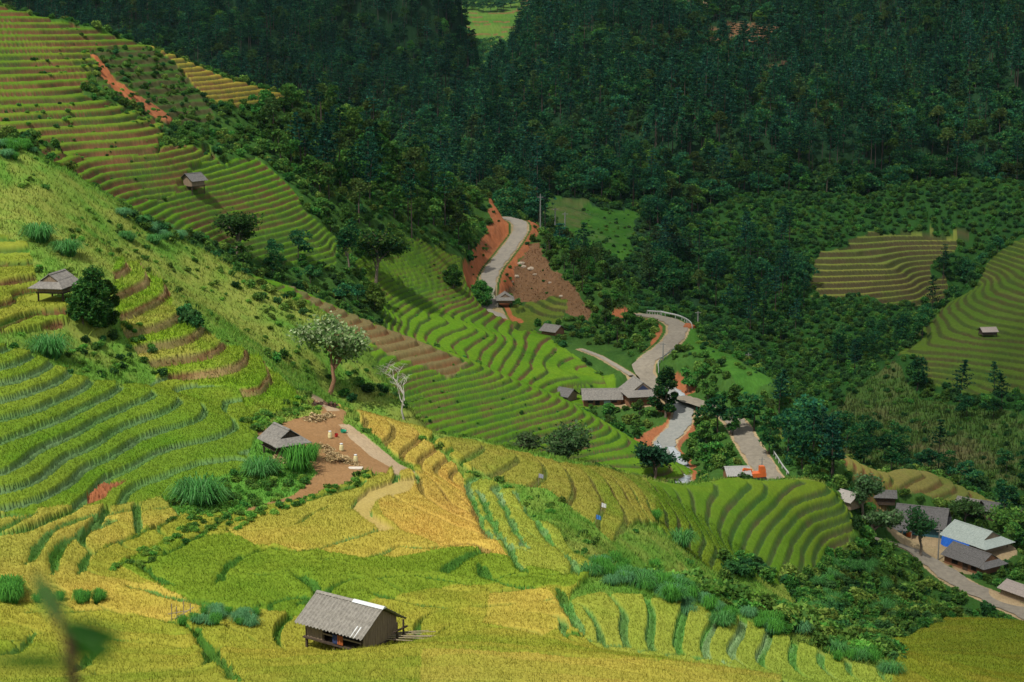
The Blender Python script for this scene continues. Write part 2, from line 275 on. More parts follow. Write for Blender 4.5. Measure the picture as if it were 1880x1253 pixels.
# right hill and the mountain
cover('right','r_terr',1.35,[(1475,515),(1490,500),(1500,462),(1540,458),(1590,430),(1700,430),(1790,440),(1720,475),(1690,500),(1735,515),(1735,545),(1680,558),(1600,552),(1495,552),(1500,535)])
cover('right','r_green',1.0,[(1735,560),(1800,520),(1850,450),(1990,420),(1990,760),(1790,725),(1650,655)])
cover('right','corn',0,[(1400,880),(1480,800),(1560,720),(1640,670),(1700,740),(1950,800),(1950,920),(1700,880)])
cover('mountain','meadow',0,[(985,385),(1020,365),(1100,380),(1175,395),(1150,480),(1060,445)])
cover('mountain','corn',0,[(1000,380),(1030,368),(1080,375),(1065,420),(1015,415)])
cover('mountain','cleared',0,[(1300,60),(1350,50),(1435,48),(1420,78),(1310,80)])
cover('mountain','cleared',0,[(1302,122),(1445,120),(1445,134),(1302,134)])
cover('mountain','yard',2.5,[(1230,-14),(1330,-14),(1300,14),(1240,8)])
# earth beside the roads
rdm = np.isin(RNAME, (0, 1, 2)); RW = np.array([ROADS[n][1] for n in ROADS])[np.maximum(RNAME, 0)] / 2
near = (RNAME >= 0) & (RDIST < RW + .45) & (LID == LNAME.index('middle')); CV[near] = CN.index('yard'); STEP[near] = 0
cut = (RNAME == 0) & (RDIST < 5.6 + fbm(GX, GY, 6, 2, 3) * 2.5) & (RDIST >= 3.1) & (RSIDE < 0); CV[cut] = CN.index('redearth'); STEP[cut] = 0
cut = (RNAME == 0) & (RDIST < 4.6 + fbm(GX, GY, 6, 2, 4) * 1.5) & (RDIST >= 2.8); CV[cut] = CN.index('redearth'); STEP[cut] = 0
cut = (RNAME == 2) & (RDIST < 4.0 + fbm(GX, GY, 6, 2, 5) * 2.5) & (RDIST >= 2.2); CV[cut] = CN.index('redearth'); STEP[cut] = 0
cut = (RNAME == 1) & (RDIST < 4.0 + fbm(GX, GY, 7, 2, 6) * 2) & (RDIST >= 3.1) & (GY > 285) & (RSIDE > 0); CV[cut] = CN.index('redearth'); STEP[cut] = 0
STEP[RDIST < 5.0] = 0
for nm, (x, y, z) in PADS.items():
    if nm in ('front', 'd'): continue
    m = np.hypot(GX - x, GY - y) < {'v_big': 9, 'v_metal': 7, 'farm': 6}.get(nm, 3.0); STEP[m] = 0
    if nm in ('farm', 'v_big', 'v_metal', 'v_front', 'v_edge'): CV[m] = CN.index('yard')
# ------------------------------------------------------------------ terraces: level treads, steep risers, a raised stand of rice on each tread
R2 = np.hypot(GX, GY)
wig = fbm(GX, GY, 16.0, 3, 1) * .5 + fbm(GX, GY, 5.0, 2, 2) * .12
HB = H0 + np.where(STEP > 0, wig * np.minimum(STEP, 1.4), 0) + np.where((STEP > 0) & np.isin(CV, [CN.index('far_left'), CN.index('wild')]), fbm(GX, GY, 30, 2, 71) * 2.2, 0)
gr = np.gradient(HB, axis=0) / np.gradient(RR)[:, None]; ga = np.gradient(HB, axis=1) / (np.gradient(AZ)[None] * RR[:, None])
G = np.clip(np.hypot(gr, ga), .02, 1.5)
Sx = np.where(STEP > 0, STEP, 1.0); q = HB / Sx + CV * .37; LEV = np.floor(q); f = q - LEV
T = Sx / G; up = f * T; dn = (1 - f) * T                              # metres from the lower lip, metres to the upper riser
wr = np.minimum(.40 * T, np.maximum(.30, .0013 * R2)); wb = np.minimum(.2, .10 * T)
rice = np.array([COVERS[c][2] for c in CN])[CV]
riser = (dn < wr); canopy = (up > wb) & ~riser & (dn > wr + np.minimum(.08, .05 * T))
zt = (LEV - CV * .37) * Sx + np.where(riser, Sx * sstep(wr, 0, dn), 0)
wr = np.minimum(wr * (.5 + 1.1 * (fbm(GX, GY, 13, 2, 91) * .5 + .5)), .46 * T); wr = np.where(CV == CN.index('r_terr'), .5 * T, wr); riser = dn < wr; canopy = (up > wb) & ~riser & (dn > wr + np.minimum(.08, .05 * T))
jit = RNG.random((NR, NA))
lv = hash2(LEV + CV * 31, LEV * 0 + CV, 5)
TILT = np.zeros(len(CN))
for c, t in dict(left=.62, upper=.4, knob=.35, gold=.6, orange=.72, green=.5, goldgreen=.6, f_east=.7, f_nose=.72, front_right=.62, dry=.45, spur=.5, mid=.42, far_left=.3, crest_gold=.4, wild=.6, r_terr=.15, r_green=.32, ridge_field=.5, low_field=.6).items(): TILT[CN.index(c)] = t
tl = TILT[CV]; zt = zt * (1 - tl) + HB * tl
Z = np.where(STEP > 0, zt + np.where(canopy, rice * (.92 + .14 * jit) + fbm(GX, GY, 1.1, 2, 8) * .08, 0), H0)
rough = {'grass': .35, 'bush': .8, 'forest': 1.0, 'wild': .8, 'r_wild': .9, 'cleared': .7, 'redearth': 1.3, 'weedy': .35, 'meadow': .15, 'corn': .9, 'floor': .05, 'pale': .03, 'cut': .05, 'yard': .05}
ra = np.array([rough.get(c, .12) for c in CN])[CV]; ra = np.where((RDIST < 3.4) | (STEP > 0) & canopy, 0, ra)
Z = Z + ra * (fbm(GX, GY, 3.2, 3, 12) * .8 + (jit - .5) * .3 * np.minimum(1, 150 / R2 * 1.2))
Z = np.where(R2 < 60, H0, Z)
for nm, (x, y, z) in PADS.items():
    if nm in ('front', 'd'): continue
    d = np.hypot(GX - x, GY - y); m = d < 5; t = sstep(5, 2.6, d[m]); Z[m] = Z[m] * (1 - t) + z * t
for nm, (pl, w) in ROADS.items(): pass
m = (RDIST < 6) & (RNAME >= 0); hw = np.array([ROADS[n][1] / 2 + .5 for n in ROADS])[np.maximum(RNAME, 0)]; t = np.where(m, sstep(hw + 2.5, hw, RDIST), 0); Z = Z * (1 - t) + (H0 - .04) * t
# field edges that run across the contours: a narrow weedy drop between two stands of rice
EDGE = np.zeros((NR, NA), bool)
for px in ([(55,1045),(78,1003),(110,976),(200,952),(325,936)], [(100,1062),(106,1022),(150,988),(205,966)], [(150,1062),(165,1030),(235,1000),(335,955)], [(-20,1000),(20,975),(60,950)], [(560,930),(640,905),(665,893)], [(690,1100),(760,1120),(900,1125),(1010,1110)], [(240,1085),(330,1108),(420,1128)], [(540,1062),(578,1085),(590,1112)], [(885,1048),(905,1076),(1000,1092)], [(1000,1165),(1090,1188),(1200,1206),(1330,1222)], [(430,1060),(480,1068),(540,1062)], [(0,1195),(120,1180),(250,1190),(340,1205)], [(250,1041),(275,1062),(308,1082)], [(300,1032),(350,1003),(402,972),(420,960)], [(402,1078),(420,1050),(445,1036),(487,1020)], [(487,1020),(560,1023),(640,1002),(697,985)], [(600,1036),(640,1038),(690,1030),(738,1014)], [(738,1018),(790,1016),(850,1006),(890,1012),(884,1024),(850,1036),(815,1058)], [(918,1066),(970,1062),(1040,1064),(1068,1044)],
           [(358,1165),(382,1195),(405,1225),(432,1262)], [(185,1250),(290,1244),(392,1238)], [(60,1142),(200,1134),(300,1148),(370,1185),(396,1238)], [(-10,1225),(40,1205),(60,1180)], [(140,1250),(160,1225),(178,1206)], [(930,1000),(948,1040),(965,1062)], [(880,905),(900,950),(925,1000)], [(915,905),(935,950),(965,1010)], [(860,900),(880,960),(905,1000)], [(950,910),(985,960),(1025,1015),(1060,1050)], [(560,1120),(640,1075),(760,1070),(860,1085)], [(1030,1090),(1045,1130),(1060,1165)], [(430,1140),(520,1110),(560,1105)]):
    pl = polyline([at(u, v, 'fore') for u, v in px], 30, 1); m = (GX > pl[:, 0].min() - 2) & (GX < pl[:, 0].max() + 2) & (GY > pl[:, 1].min() - 2) & (GY < pl[:, 1].max() + 2) & (LID == 0)
    d, s, _z = seg_dist(GX[m], GY[m], pl); d = d + fbm(GX[m], GY[m], 1.6, 2, 81) * .25; Z[m] -= .62 * np.exp(-(d / .42) ** 2) - .18 * sstep(1.6, .5, d) * (s > 0); q = EDGE[m]; q |= d < .42; EDGE[m] = q
canopy &= ~EDGE
# colour of the ground cover itself
NC = np.zeros((NR, NA, 3)); n1 = fbm(GX, GY, 7.0, 3, 21) * .5 + .5; n2 = fbm(GX, GY, 2.0, 2, 22) * .5 + .5; n3 = fbm(GX, GY, 22.0, 2, 23) * .5 + .5
def mixc(cols, t):
    c = np.array(cols); k = len(c)
    if k == 1: return np.broadcast_to(c[0], t.shape + (3,)).copy()
    t = np.clip(t, 0, .9999) * (k - 1); i = t.astype(int); fr = (t - i)[:, None]
    return c[i] * (1 - fr) + c[i + 1] * fr
for k, cn in enumerate(CN):
    m = CV == k
    if not m.any(): continue
    tr, ri, rh = COVERS[cn]; st = STEP[m] > 0
    a = mixc(tr, np.where(st, .55 * lv[m] + .5 * n1[m] - .05 + (n2[m] - .5) * .3, n1[m] * .6 + n2[m] * .4 + (n3[m] - .5) * .7))
    b = mixc(ri, np.clip(n1[m] * 1.5 - .25 + (hash2(LEV[m], LEV[m] * 0, 9) - .5) * .8 + (n2[m] - .5) * .6, 0, 1))
    if rh > 0: a = a * (1 + .5 * (n3[m] - .5) * np.array([[1.1, .6, .8]]).T).T if False else a * (1 + (n3[m] - .5)[:, None] * np.array([.75, .3, .4]))
    edge = st & ~canopy[m]
    a[edge] = b[edge]; NC[m] = a
NC *= (.85 + .3 * jit)[..., None]
# ------------------------------------------------------------------ materials and mesh helpers
MATS = {}
def nmat(name):
    m = bpy.data.materials.new(name); m.use_nodes = True; nt = m.node_tree; MATS[name] = m
    return m, nt, nt.nodes['Principled BSDF']
def mat(name, c1, c2=None, scale=6.0, rough=.8, spec=.2, bump=0.0, detail=4, stretch=None, metal=0.0):
    if name in MATS: return MATS[name]
    m, nt, b = nmat(name); b.inputs['Roughness'].default_value = rough; b.inputs['Specular IOR Level'].default_value = spec; b.inputs['Metallic'].default_value = metal
    b.inputs['Base Color'].default_value = (*c1, 1)
    if c2 is not None:
        tc = nt.nodes.new('ShaderNodeTexCoord'); mp = nt.nodes.new('ShaderNodeMapping'); no = nt.nodes.new('ShaderNodeTexNoise'); rp = nt.nodes.new('ShaderNodeValToRGB')
        if stretch: mp.inputs['Scale'].default_value = stretch
        no.inputs['Scale'].default_value = scale; no.inputs['Detail'].default_value = detail; no.inputs['Roughness'].default_value = .65
        rp.color_ramp.elements[0].position = .34; rp.color_ramp.elements[1].position = .66; rp.color_ramp.elements[0].color = (*c1, 1); rp.color_ramp.elements[1].color = (*c2, 1)
        L = nt.links.new; L(tc.outputs['Object'], mp.inputs['Vector']); L(mp.outputs['Vector'], no.inputs['Vector']); L(no.outputs['Fac'], rp.inputs['Fac']); L(rp.outputs['Color'], b.inputs['Base Color'])
        if bump:
            bp = nt.nodes.new('ShaderNodeBump'); bp.inputs['Strength'].default_value = bump; bp.inputs['Distance'].default_value = .05; L(no.outputs['Fac'], bp.inputs['Height']); L(bp.outputs['Normal'], b.inputs['Normal'])
    return m
def attr_mat(name, transl=0.0, rand=0.0, rough=.9):       # colour from the mesh's own vertex colours; leaves let some light through
    m = bpy.data.materials.new(name); m.use_nodes = True; nt = m.node_tree; nt.nodes.clear(); MATS[name] = m; L = nt.links.new
    a = nt.nodes.new('ShaderNodeAttribute'); a.attribute_name = 'c'; col = a.outputs['Color']
    if rand:
        oi = nt.nodes.new('ShaderNodeObjectInfo'); hs = nt.nodes.new('ShaderNodeHueSaturation'); mr = nt.nodes.new('ShaderNodeMapRange'); mh = nt.nodes.new('ShaderNodeMapRange')
        mr.inputs['To Min'].default_value = 1 - rand; mr.inputs['To Max'].default_value = 1 + rand; mh.inputs['To Min'].default_value = .47; mh.inputs['To Max'].default_value = .52
        ml = nt.nodes.new('ShaderNodeMath'); ml.operation = 'MULTIPLY'; ml.inputs[1].default_value = 7.31; fr = nt.nodes.new('ShaderNodeMath'); fr.operation = 'FRACT'
        L(oi.outputs['Random'], mr.inputs['Value']); L(oi.outputs['Random'], ml.inputs[0]); L(ml.outputs[0], fr.inputs[0]); L(fr.outputs[0], mh.inputs['Value'])
        L(mr.outputs[0], hs.inputs['Value']); L(mh.outputs[0], hs.inputs['Hue']); L(col, hs.inputs['Color']); col = hs.outputs['Color']
    d = nt.nodes.new('ShaderNodeBsdfDiffuse'); L(col, d.inputs['Color']); out = nt.nodes.new('ShaderNodeOutputMaterial'); sh = d.outputs[0]
    if transl:
        t = nt.nodes.new('ShaderNodeBsdfTranslucent'); L(col, t.inputs['Color']); mx = nt.nodes.new('ShaderNodeMixShader'); mx.inputs[0].default_value = transl
        L(d.outputs[0], mx.inputs[1]); L(t.outputs[0], mx.inputs[2]); sh = mx.outputs[0]
    L(sh, out.inputs['Surface']); return m
def np_mesh(name, v, f, cols=None, smooth=False):         # v (n,3), f (m,k)
    me = bpy.data.meshes.new(name); v = np.asarray(v, np.float32); f = np.asarray(f, np.int32); k = f.shape[1]
    me.vertices.add(len(v)); me.vertices.foreach_set('co', v.ravel()); me.loops.add(f.size); me.loops.foreach_set('vertex_index', f.ravel())
    me.polygons.add(len(f)); me.polygons.foreach_set('loop_start', np.arange(0, f.size, k, dtype=np.int32))
    if smooth: me.polygons.foreach_set('use_smooth', np.ones(len(f), bool))
    me.update(calc_edges=True)
    if cols is not None:
        a = me.color_attributes.new('c', 'FLOAT_COLOR', 'POINT'); c = np.ones((len(v), 4), np.float32); c[:, :3] = cols; a.data.foreach_set('color', c.ravel())
    return me
def link(name, me, mats=(), parent=None, **props):
    o = bpy.data.objects.new(name, me); COL.objects.link(o)
    if parent: o.parent = parent
    if me is not None:
        for m in mats:
            if m.name not in [x.name for x in me.materials if x]: me.materials.append(m)
    for k, v in props.items(): o[k] = v
    return o
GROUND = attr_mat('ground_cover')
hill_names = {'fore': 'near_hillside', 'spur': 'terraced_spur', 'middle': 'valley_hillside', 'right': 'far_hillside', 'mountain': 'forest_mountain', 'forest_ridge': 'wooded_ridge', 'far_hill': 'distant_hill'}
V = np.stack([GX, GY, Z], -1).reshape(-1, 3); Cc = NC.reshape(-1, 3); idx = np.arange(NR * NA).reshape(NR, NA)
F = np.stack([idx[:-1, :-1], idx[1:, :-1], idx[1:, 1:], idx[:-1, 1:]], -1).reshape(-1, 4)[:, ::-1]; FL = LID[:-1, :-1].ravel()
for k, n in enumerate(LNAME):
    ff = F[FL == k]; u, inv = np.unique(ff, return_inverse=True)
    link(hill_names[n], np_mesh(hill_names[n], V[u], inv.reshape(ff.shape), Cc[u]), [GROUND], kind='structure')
del V, F
def gz(x, y): return float(sample(Z, [x], [y])[0])
def at2(u, v, lay=None): return Vector(at(u, v, lay, Z))
# ------------------------------------------------------------------ vegetation: every crown is many leaf-sized faces
LEAF = attr_mat('foliage', .35, .42); BARK = mat('bark', (.10,.075,.055), (.19,.155,.12), 9, .9, .1, .4); GRASSM = attr_mat('grass_blades', .3)
PALEBARK = mat('pale_bark', (.34,.31,.27), (.5,.47,.42), 7, .85, .1); REDBARK = mat('red_brown_bark', (.20,.10,.06), (.30,.17,.10), 7, .85, .1)
def tris(c, size, r, flat=.0, nrm=None):      # one random triangle per point c (n,3); flat pulls the faces towards level
    n = len(c); a = r.normal(size=(n, 3)); b = r.normal(size=(n, 3))
    if flat: a[:, 2] *= 1 - flat; b[:, 2] *= 1 - flat
    a /= np.linalg.norm(a, axis=1, keepdims=True); b -= a * (a * b).sum(1, keepdims=True); b /= np.linalg.norm(b, axis=1, keepdims=True) + 1e-9
    s = (np.asarray(size) * r.uniform(.6, 1.3, n))[:, None]
    v = np.stack([c + a * s * .75, c - a * s * .45 + b * s * .5, c - a * s * .45 - b * s * .5], 1).reshape(-1, 3)
    return v, np.arange(3 * n).reshape(n, 3)
def leafcols(n, cols, r):
    c = np.array(cols)[r.integers(0, len(cols), n)] * r.uniform(.72, 1.3, (n, 1)); return np.repeat(c, 3, 0)
def tube(pts, rad, k=6):
    pts = np.array(pts, float); n = len(pts); v = []; f = []
    for i in range(n):
        t = pts[min(i + 1, n - 1)] - pts[max(i - 1, 0)]; t /= np.linalg.norm(t) + 1e-9
        x = np.cross(t, (0, 0, 1) if abs(t[2]) < .9 else (1, 0, 0)); x /= np.linalg.norm(x); y = np.cross(t, x)
        for q in range(k):
            w = 2 * math.pi * q / k; v.append(pts[i] + (x * math.cos(w) + y * math.sin(w)) * rad[i])
    for i in range(n - 1):
        for q in range(k):
            a, b = i * k + q, i * k + (q + 1) % k; f.append((a, b, b + k, a + k))
    return np.array(v), np.array(f)
def quads2tris(f): return np.concatenate([f[:, [0, 1, 2]], f[:, [0, 2, 3]]])
class MB:
    def __init__(s): s.v = []; s.f = []; s.c = []; s.n = 0
    def add(s, v, f, c):
        f = np.asarray(f); f = quads2tris(f) if f.shape[1] == 4 else f
        s.v.append(v); s.f.append(f + s.n); s.c.append(np.broadcast_to(np.asarray(c, float), (len(v), 3))); s.n += len(v)
    def mesh(s, name): return np_mesh(name, np.concatenate(s.v), np.concatenate(s.f), np.concatenate(s.c))
DKPINE = [(.009,.050,.030), (.022,.095,.052), (.036,.115,.050), (.008,.042,.028)]
DKBROAD = [(.018,.090,.036), (.034,.125,.042), (.012,.068,.032), (.055,.14,.036)]
MIDBROAD = [(.050,.155,.028), (.072,.185,.032), (.095,.195,.036), (.040,.125,.028)]
GRASSY = [(.10,.26,.035), (.13,.29,.045), (.08,.21,.032), (.15,.28,.05)]
def pine_mesh(seed, H=17, cols=DKPINE, bare=.38, wide=3.8, n=7, blob=9):
    r = np.random.default_rng(seed); m = MB(); lean = r.normal(0, .03, 2)
    ax = lambda t: np.array([lean[0] * H * t * t, lean[1] * H * t * t, H * t])
    v, f = tube([ax(t) for t in (-.08, .25, .55, .8, 1)], [.2, .16, .12, .07, .02], 5); m.add(v, f, (.10, .08, .065))
    P_ = []
    for t in np.arange(bare + r.uniform(-.05, .08), .98, .052):
        R = wide * (1 - (max(0, t - bare) / (1 - bare)) ** 1.5) ** .8 * r.uniform(.7, 1.15) + .35
        if t < bare + .12: R *= .75
        for k in range(n):
            if r.random() < .2: continue
            w = r.uniform(0, 6.28); L = R * r.uniform(.55, 1.1)
            tip = ax(t) + (math.cos(w) * L, math.sin(w) * L, L * r.uniform(-.12, .22))
            for s in np.linspace(.35, 1, 3): P_.append(ax(t) * (1 - s) + tip * s + r.normal(0, .16, (blob // 3, 3)) * (1, 1, .55))
    P_ = np.concatenate(P_); v, f = tris(P_, .62, r, .45); m.add(v, f, leafcols(len(P_), cols, r)); return m.mesh('pine_tree')
def broad_mesh(seed, H=10, W=7, cols=DKBROAD, lobes=9, leaf=.60, n=1000, trunk=.16, shape=1.0, name='broadleaf_tree', tcol=(.11, .09, .07)):
    r = np.random.default_rng(seed); m = MB(); top = H * trunk
    v, f = tube([(0, 0, -.8), (r.normal(0, .1), r.normal(0, .1), top), (r.normal(0, .3), r.normal(0, .3), H * .7)], [.24, .17, .06], 5); m.add(v, f, tcol)
    P_ = []
    for k in range(lobes):
        w = r.uniform(0, 6.28); q = math.sqrt(r.random()) * .72; zc = top + (H - top) * r.uniform(.08, .86); wr_ = W / 2 * (1 - .5 * ((zc - top) / (H - top)) ** 2 * shape)
        c = np.array([math.cos(w) * q * wr_, math.sin(w) * q * wr_, zc]); R = np.array([W * r.uniform(.16, .27)] * 2 + [H * r.uniform(.10, .17)])
        d = r.normal(size=(n // lobes, 3)); d /= np.linalg.norm(d, axis=1, keepdims=True); d[:, 2] = np.where(d[:, 2] < -.3, -d[:, 2] * .6, d[:, 2])
        P_.append(c + d * R * r.uniform(.55, 1.08, (len(d), 1)))
    P_ = np.concatenate(P_); v, f = tris(P_, leaf, r, .25); m.add(v, f, leafcols(len(P_), cols, r)); return m.mesh(name)
def bush_mesh(seed, W=2.6, H=1.6, cols=MIDBROAD, n=420, leaf=.34):
    r = np.random.default_rng(seed); m = MB(); P_ = []
    v, f = tube([(0, 0, -.4), (.05, 0, H * .6)], [.07, .03], 4); m.add(v, f, (.10, .08, .05))
    for k in range(6):
        w = r.uniform(0, 6.28); q = r.uniform(0, .32) * W; c = np.array([math.cos(w) * q, math.sin(w) * q, H * r.uniform(.28, .68)])
        d = r.normal(size=(n // 6, 3)); d /= np.linalg.norm(d, axis=1, keepdims=True)
        P_.append(c + d * (W * .24, W * .24, H * .30) * r.uniform(.6, 1.12, (len(d), 1)))
    P_ = np.concatenate(P_); P_ = P_[P_[:, 2] > -.15]; v, f = tris(P_, leaf, r, .2); m.add(v, f, leafcols(len(P_), cols, r)); return m.mesh('bush')
def blades(x, y, z, h, w, lean, cols, r):       # single-triangle blades for rice and meadow
    n = len(x); a = r.uniform(0, 6.28, n); b = r.uniform(0, 6.28, n); ln = lean * h * r.uniform(.2, 1, n)
    p = np.stack([x, y, z], 1); s = np.stack([np.cos(a), np.sin(a), a * 0], 1) * (w / 2)[:, None]
    tip = p + np.stack([np.cos(b) * ln, np.sin(b) * ln, h], 1)
    return np.stack([p - s, p + s, tip], 1).reshape(-1, 3), np.arange(3 * n).reshape(n, 3), np.repeat(cols, 3, 0)
def clump_mesh(seed, n=420, H=1.65, spread=1.75, cols=((.05,.185,.04), (.075,.23,.055), (.04,.135,.03), (.11,.26,.085))):   # arching tall grass
    r = np.random.default_rng(seed); v = []; f = []; c = []; k = 0; cols = np.array(cols)
    for i in range(n):
        w = r.uniform(0, 6.28); q = r.uniform(0, .35) * spread; b = np.array([math.cos(w) * q, math.sin(w) * q, -.25]); h = H * r.uniform(.55, 1.05); o = spread * r.uniform(.3, .95)
        w2 = w + r.normal(0, .5); d = np.array([math.cos(w2), math.sin(w2), 0]); sd_ = np.array([-d[1], d[0], 0]) * r.uniform(.018, .034)
        p = [b, b + d * o * .3 + (0, 0, h * .65), b + d * o * .72 + (0, 0, h * .95), b + d * o * 1.1 + (0, 0, h * .55)]
        v += [p[0] - sd_, p[0] + sd_, p[1] - sd_, p[1] + sd_, p[2] - sd_ * .8, p[2] + sd_ * .8, p[3]]
        f += [(k, k + 1, k + 3), (k, k + 3, k + 2), (k + 2, k + 3, k + 5), (k + 2, k + 5, k + 4), (k + 4, k + 5, k + 6)]; k += 7
        cc = cols[r.integers(0, len(cols))] * r.uniform(.8, 1.25); c += [cc] * 7
    return np_mesh('grass_clump', np.array(v), np.array(f), np.array(c))
# --- candidates are strewn over the ground, then the ones that show largest become things and the rest one mass
ELEV = np.maximum.accumulate(np.where(R2 > 60, Z, -1e3) / R2, axis=0)
def strew(mask, s0, r, top=15, maxel=.035, grow=0.0):
    """jittered grid over the ground where mask is set; hidden places and places far above the frame are skipped"""
    ii, jj = np.nonzero(mask); x0, x1, y0, y1 = GX[ii, jj].min(), GX[ii, jj].max(), GY[ii, jj].min(), GY[ii, jj].max()
    xs = np.arange(x0, x1, s0); ys = np.arange(y0, y1, s0); x, y = np.meshgrid(xs, ys); x = x.ravel() + r.uniform(-.5, .5, x.size) * s0 * 1.3; y = y.ravel() + r.uniform(-.5, .5, y.size) * s0 * 1.3
    k = sample_n(mask, x, y) & (np.abs(np.arctan2(x, y)) < math.radians(22.5)); x, y = x[k], y[k]; z = sample(Z, x, y); R = np.hypot(x, y)
    e = sample(ELEV, x * (1 - 3 / R), y * (1 - 3 / R)); k = ((z + top) / R > e) & (z / R < maxel)
    return x[k], y[k], z[k]
def kindmask(*names): return np.isin(CV, [CN.index(n) for n in names])
def lay(n): return LID == LNAME.index(n)
CAND = {}                                # kind -> list of (size on the picture, x, y, z, scale, variant, label, group)
def put(kind, x, y, z, sc, var, hgt, label, group):
    CAND.setdefault(kind, []).append((x, y, z, sc, var, sc * hgt / np.hypot(x, y), np.full(len(x), label, object), np.full(len(x), group, object)))
r = np.random.default_rng(5)
PINES = [pine_mesh(1), pine_mesh(2, 20, bare=.48, wide=3.4), pine_mesh(3, 15, wide=4.4, bare=.3), pine_mesh(4, 19, DKPINE[1:], .5, 3.2), pine_mesh(5, 13, [(.05,.11,.035), (.065,.125,.036), (.035,.085,.034)], .2, 4.0)]
BROADS = [broad_mesh(11, 11, 9.5), broad_mesh(12, 9, 9.5, lobes=7), broad_mesh(13, 13, 9.5, lobes=11), broad_mesh(14, 10, 7, MIDBROAD), broad_mesh(15, 8, 6.5, MIDBROAD, 7), broad_mesh(16, 12, 7, [(.05,.10,.025), (.07,.115,.03), (.035,.085,.022)], 9, trunk=.45)]
BUSHES = [bush_mesh(21), bush_mesh(22, 2.8, 1.5), bush_mesh(23, 2.0, 2.0), bush_mesh(24, 2.4, 1.6, [(.032,.11,.03), (.045,.13,.035), (.026,.085,.026)]), bush_mesh(25, 2.6, 1.8, [(.10,.19,.035), (.13,.21,.04), (.08,.16,.03)]), bush_mesh(26, 3.0, 1.2, GRASSY, 460, .3), bush_mesh(27, 2.6, 1.4, GRASSY[:3], 440, .28)]
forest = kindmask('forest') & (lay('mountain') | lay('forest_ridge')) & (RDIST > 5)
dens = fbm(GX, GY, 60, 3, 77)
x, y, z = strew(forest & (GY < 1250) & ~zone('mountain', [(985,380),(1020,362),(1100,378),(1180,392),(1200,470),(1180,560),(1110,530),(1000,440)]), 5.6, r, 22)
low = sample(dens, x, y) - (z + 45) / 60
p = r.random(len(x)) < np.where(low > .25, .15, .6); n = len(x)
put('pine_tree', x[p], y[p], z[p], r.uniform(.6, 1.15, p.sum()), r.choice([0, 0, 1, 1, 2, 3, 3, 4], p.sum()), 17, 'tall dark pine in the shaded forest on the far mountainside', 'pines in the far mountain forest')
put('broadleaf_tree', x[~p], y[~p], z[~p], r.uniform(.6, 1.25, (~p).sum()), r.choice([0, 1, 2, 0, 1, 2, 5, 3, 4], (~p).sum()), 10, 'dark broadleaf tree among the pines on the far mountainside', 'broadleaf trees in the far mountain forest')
x, y, z = strew((lay('far_hill') | (lay('mountain') & (GY >= 1250))) & ~zone('far_hill', [(790,20),(960,20),(960,95),(860,95)]), 14, r, 20)
put('broadleaf_tree', x, y, z, r.uniform(1, 1.6, len(x)), r.integers(0, 3, len(x)), 10, 'dark broadleaf tree among the pines on the far mountainside', 'broadleaf trees in the far mountain forest')
def wood(layn, poly, s, pine, sizes, label_p, label_b, group, vb=(3, 4, 5, 3), vp=(0, 1, 2, 3), keep=1.0):
    m = zone(layn, poly) & (RDIST > 5) & (CV != CN.index('redearth')) & (CV != CN.index('cleared')) & (CV != CN.index('meadow'))
    for q in PADS.values(): m &= np.hypot(GX - q[0], GY - q[1]) > 5
    if not m.any(): return
    x, y, z = strew(m, s, r, 12)
    k = r.random(len(x)) < keep; x, y, z = x[k], y[k], z[k]
    p = r.random(len(x)) < pine
    if p.any(): put('pine_tree', x[p], y[p], z[p], r.uniform(*sizes, p.sum()) * .9, r.choice(vp, p.sum()), 17, label_p, 'pines ' + group)
    if (~p).any(): put('broadleaf_tree', x[~p], y[~p], z[~p], r.uniform(*sizes, (~p).sum()), r.choice(vb, (~p).sum()), 10, label_b, 'broadleaf trees ' + group)
wood('middle', [(470,225),(560,195),(640,215),(760,280),(900,385),(925,405),(885,440),(868,470),(760,440),(680,415),(600,400),(545,330),(500,280)], 5.2, .22, (.6,.95), 'pine in the wood above the cut road bend', 'green broadleaf tree in the wood above the cut road bend', 'in the wood above the cut road bend')
wood('middle', [(600,395),(690,405),(740,440),(660,475),(610,440)], 5, .1, (.4,.6), 'pine in the wood above the cut road bend', 'green broadleaf tree in the wood above the cut road bend', 'in the wood above the cut road bend')
shrubs_later = []
wood('middle', [(975,420),(1060,460),(1110,500),(1192,585),(1190,625),(1120,640),(1100,590),(1040,520),(985,450)], 4.0, .03, (.34,.55), 'slim pine on the bushy ridge right of the cleared slope', 'low broadleaf tree on the bushy ridge right of the cleared slope', 'on the bushy ridge right of the cleared slope', (3, 4, 5, 4))
wood('middle', [(1225,680),(1280,680),(1350,715),(1420,725),(1470,760),(1480,820),(1420,800),(1370,760),(1330,740),(1260,720)], 6.0, .12, (.36,.62), 'pine in the grove between the two road bends', 'dense broadleaf tree in the grove between the two road bends', 'in the grove between the two road bends')
wood('middle', [(1262,740),(1330,765),(1345,800),(1350,850),(1300,880),(1240,870),(1225,830),(1262,800)], 5.0, .1, (.42,.7), 'pine in the thicket left of the straight road', 'leafy tree in the thicket left of the straight road', 'in the thicket left of the straight road')
wood('middle', [(1405,790),(1520,800),(1540,850),(1500,900),(1450,890),(1420,830)], 4.6, .15, (.5,.9), 'pine in the dark grove right of the straight road', 'dark broadleaf tree in the grove right of the straight road', 'in the dark grove right of the straight road', (0, 1, 2, 3))
wood('middle', [(1060,752),(1190,752),(1200,800),(1120,800)], 4.0, .0, (.22,.36), '', 'bushy tree on the bank below the farmhouse', 'on the bank below the farmhouse')
wood('middle', [(1700,915),(1860,950),(1890,1020),(1840,1040),(1830,960),(1760,930)], 5.2, .05, (.4,.62), 'pine behind the village houses', 'bushy broadleaf tree behind the village houses', 'behind the village houses')
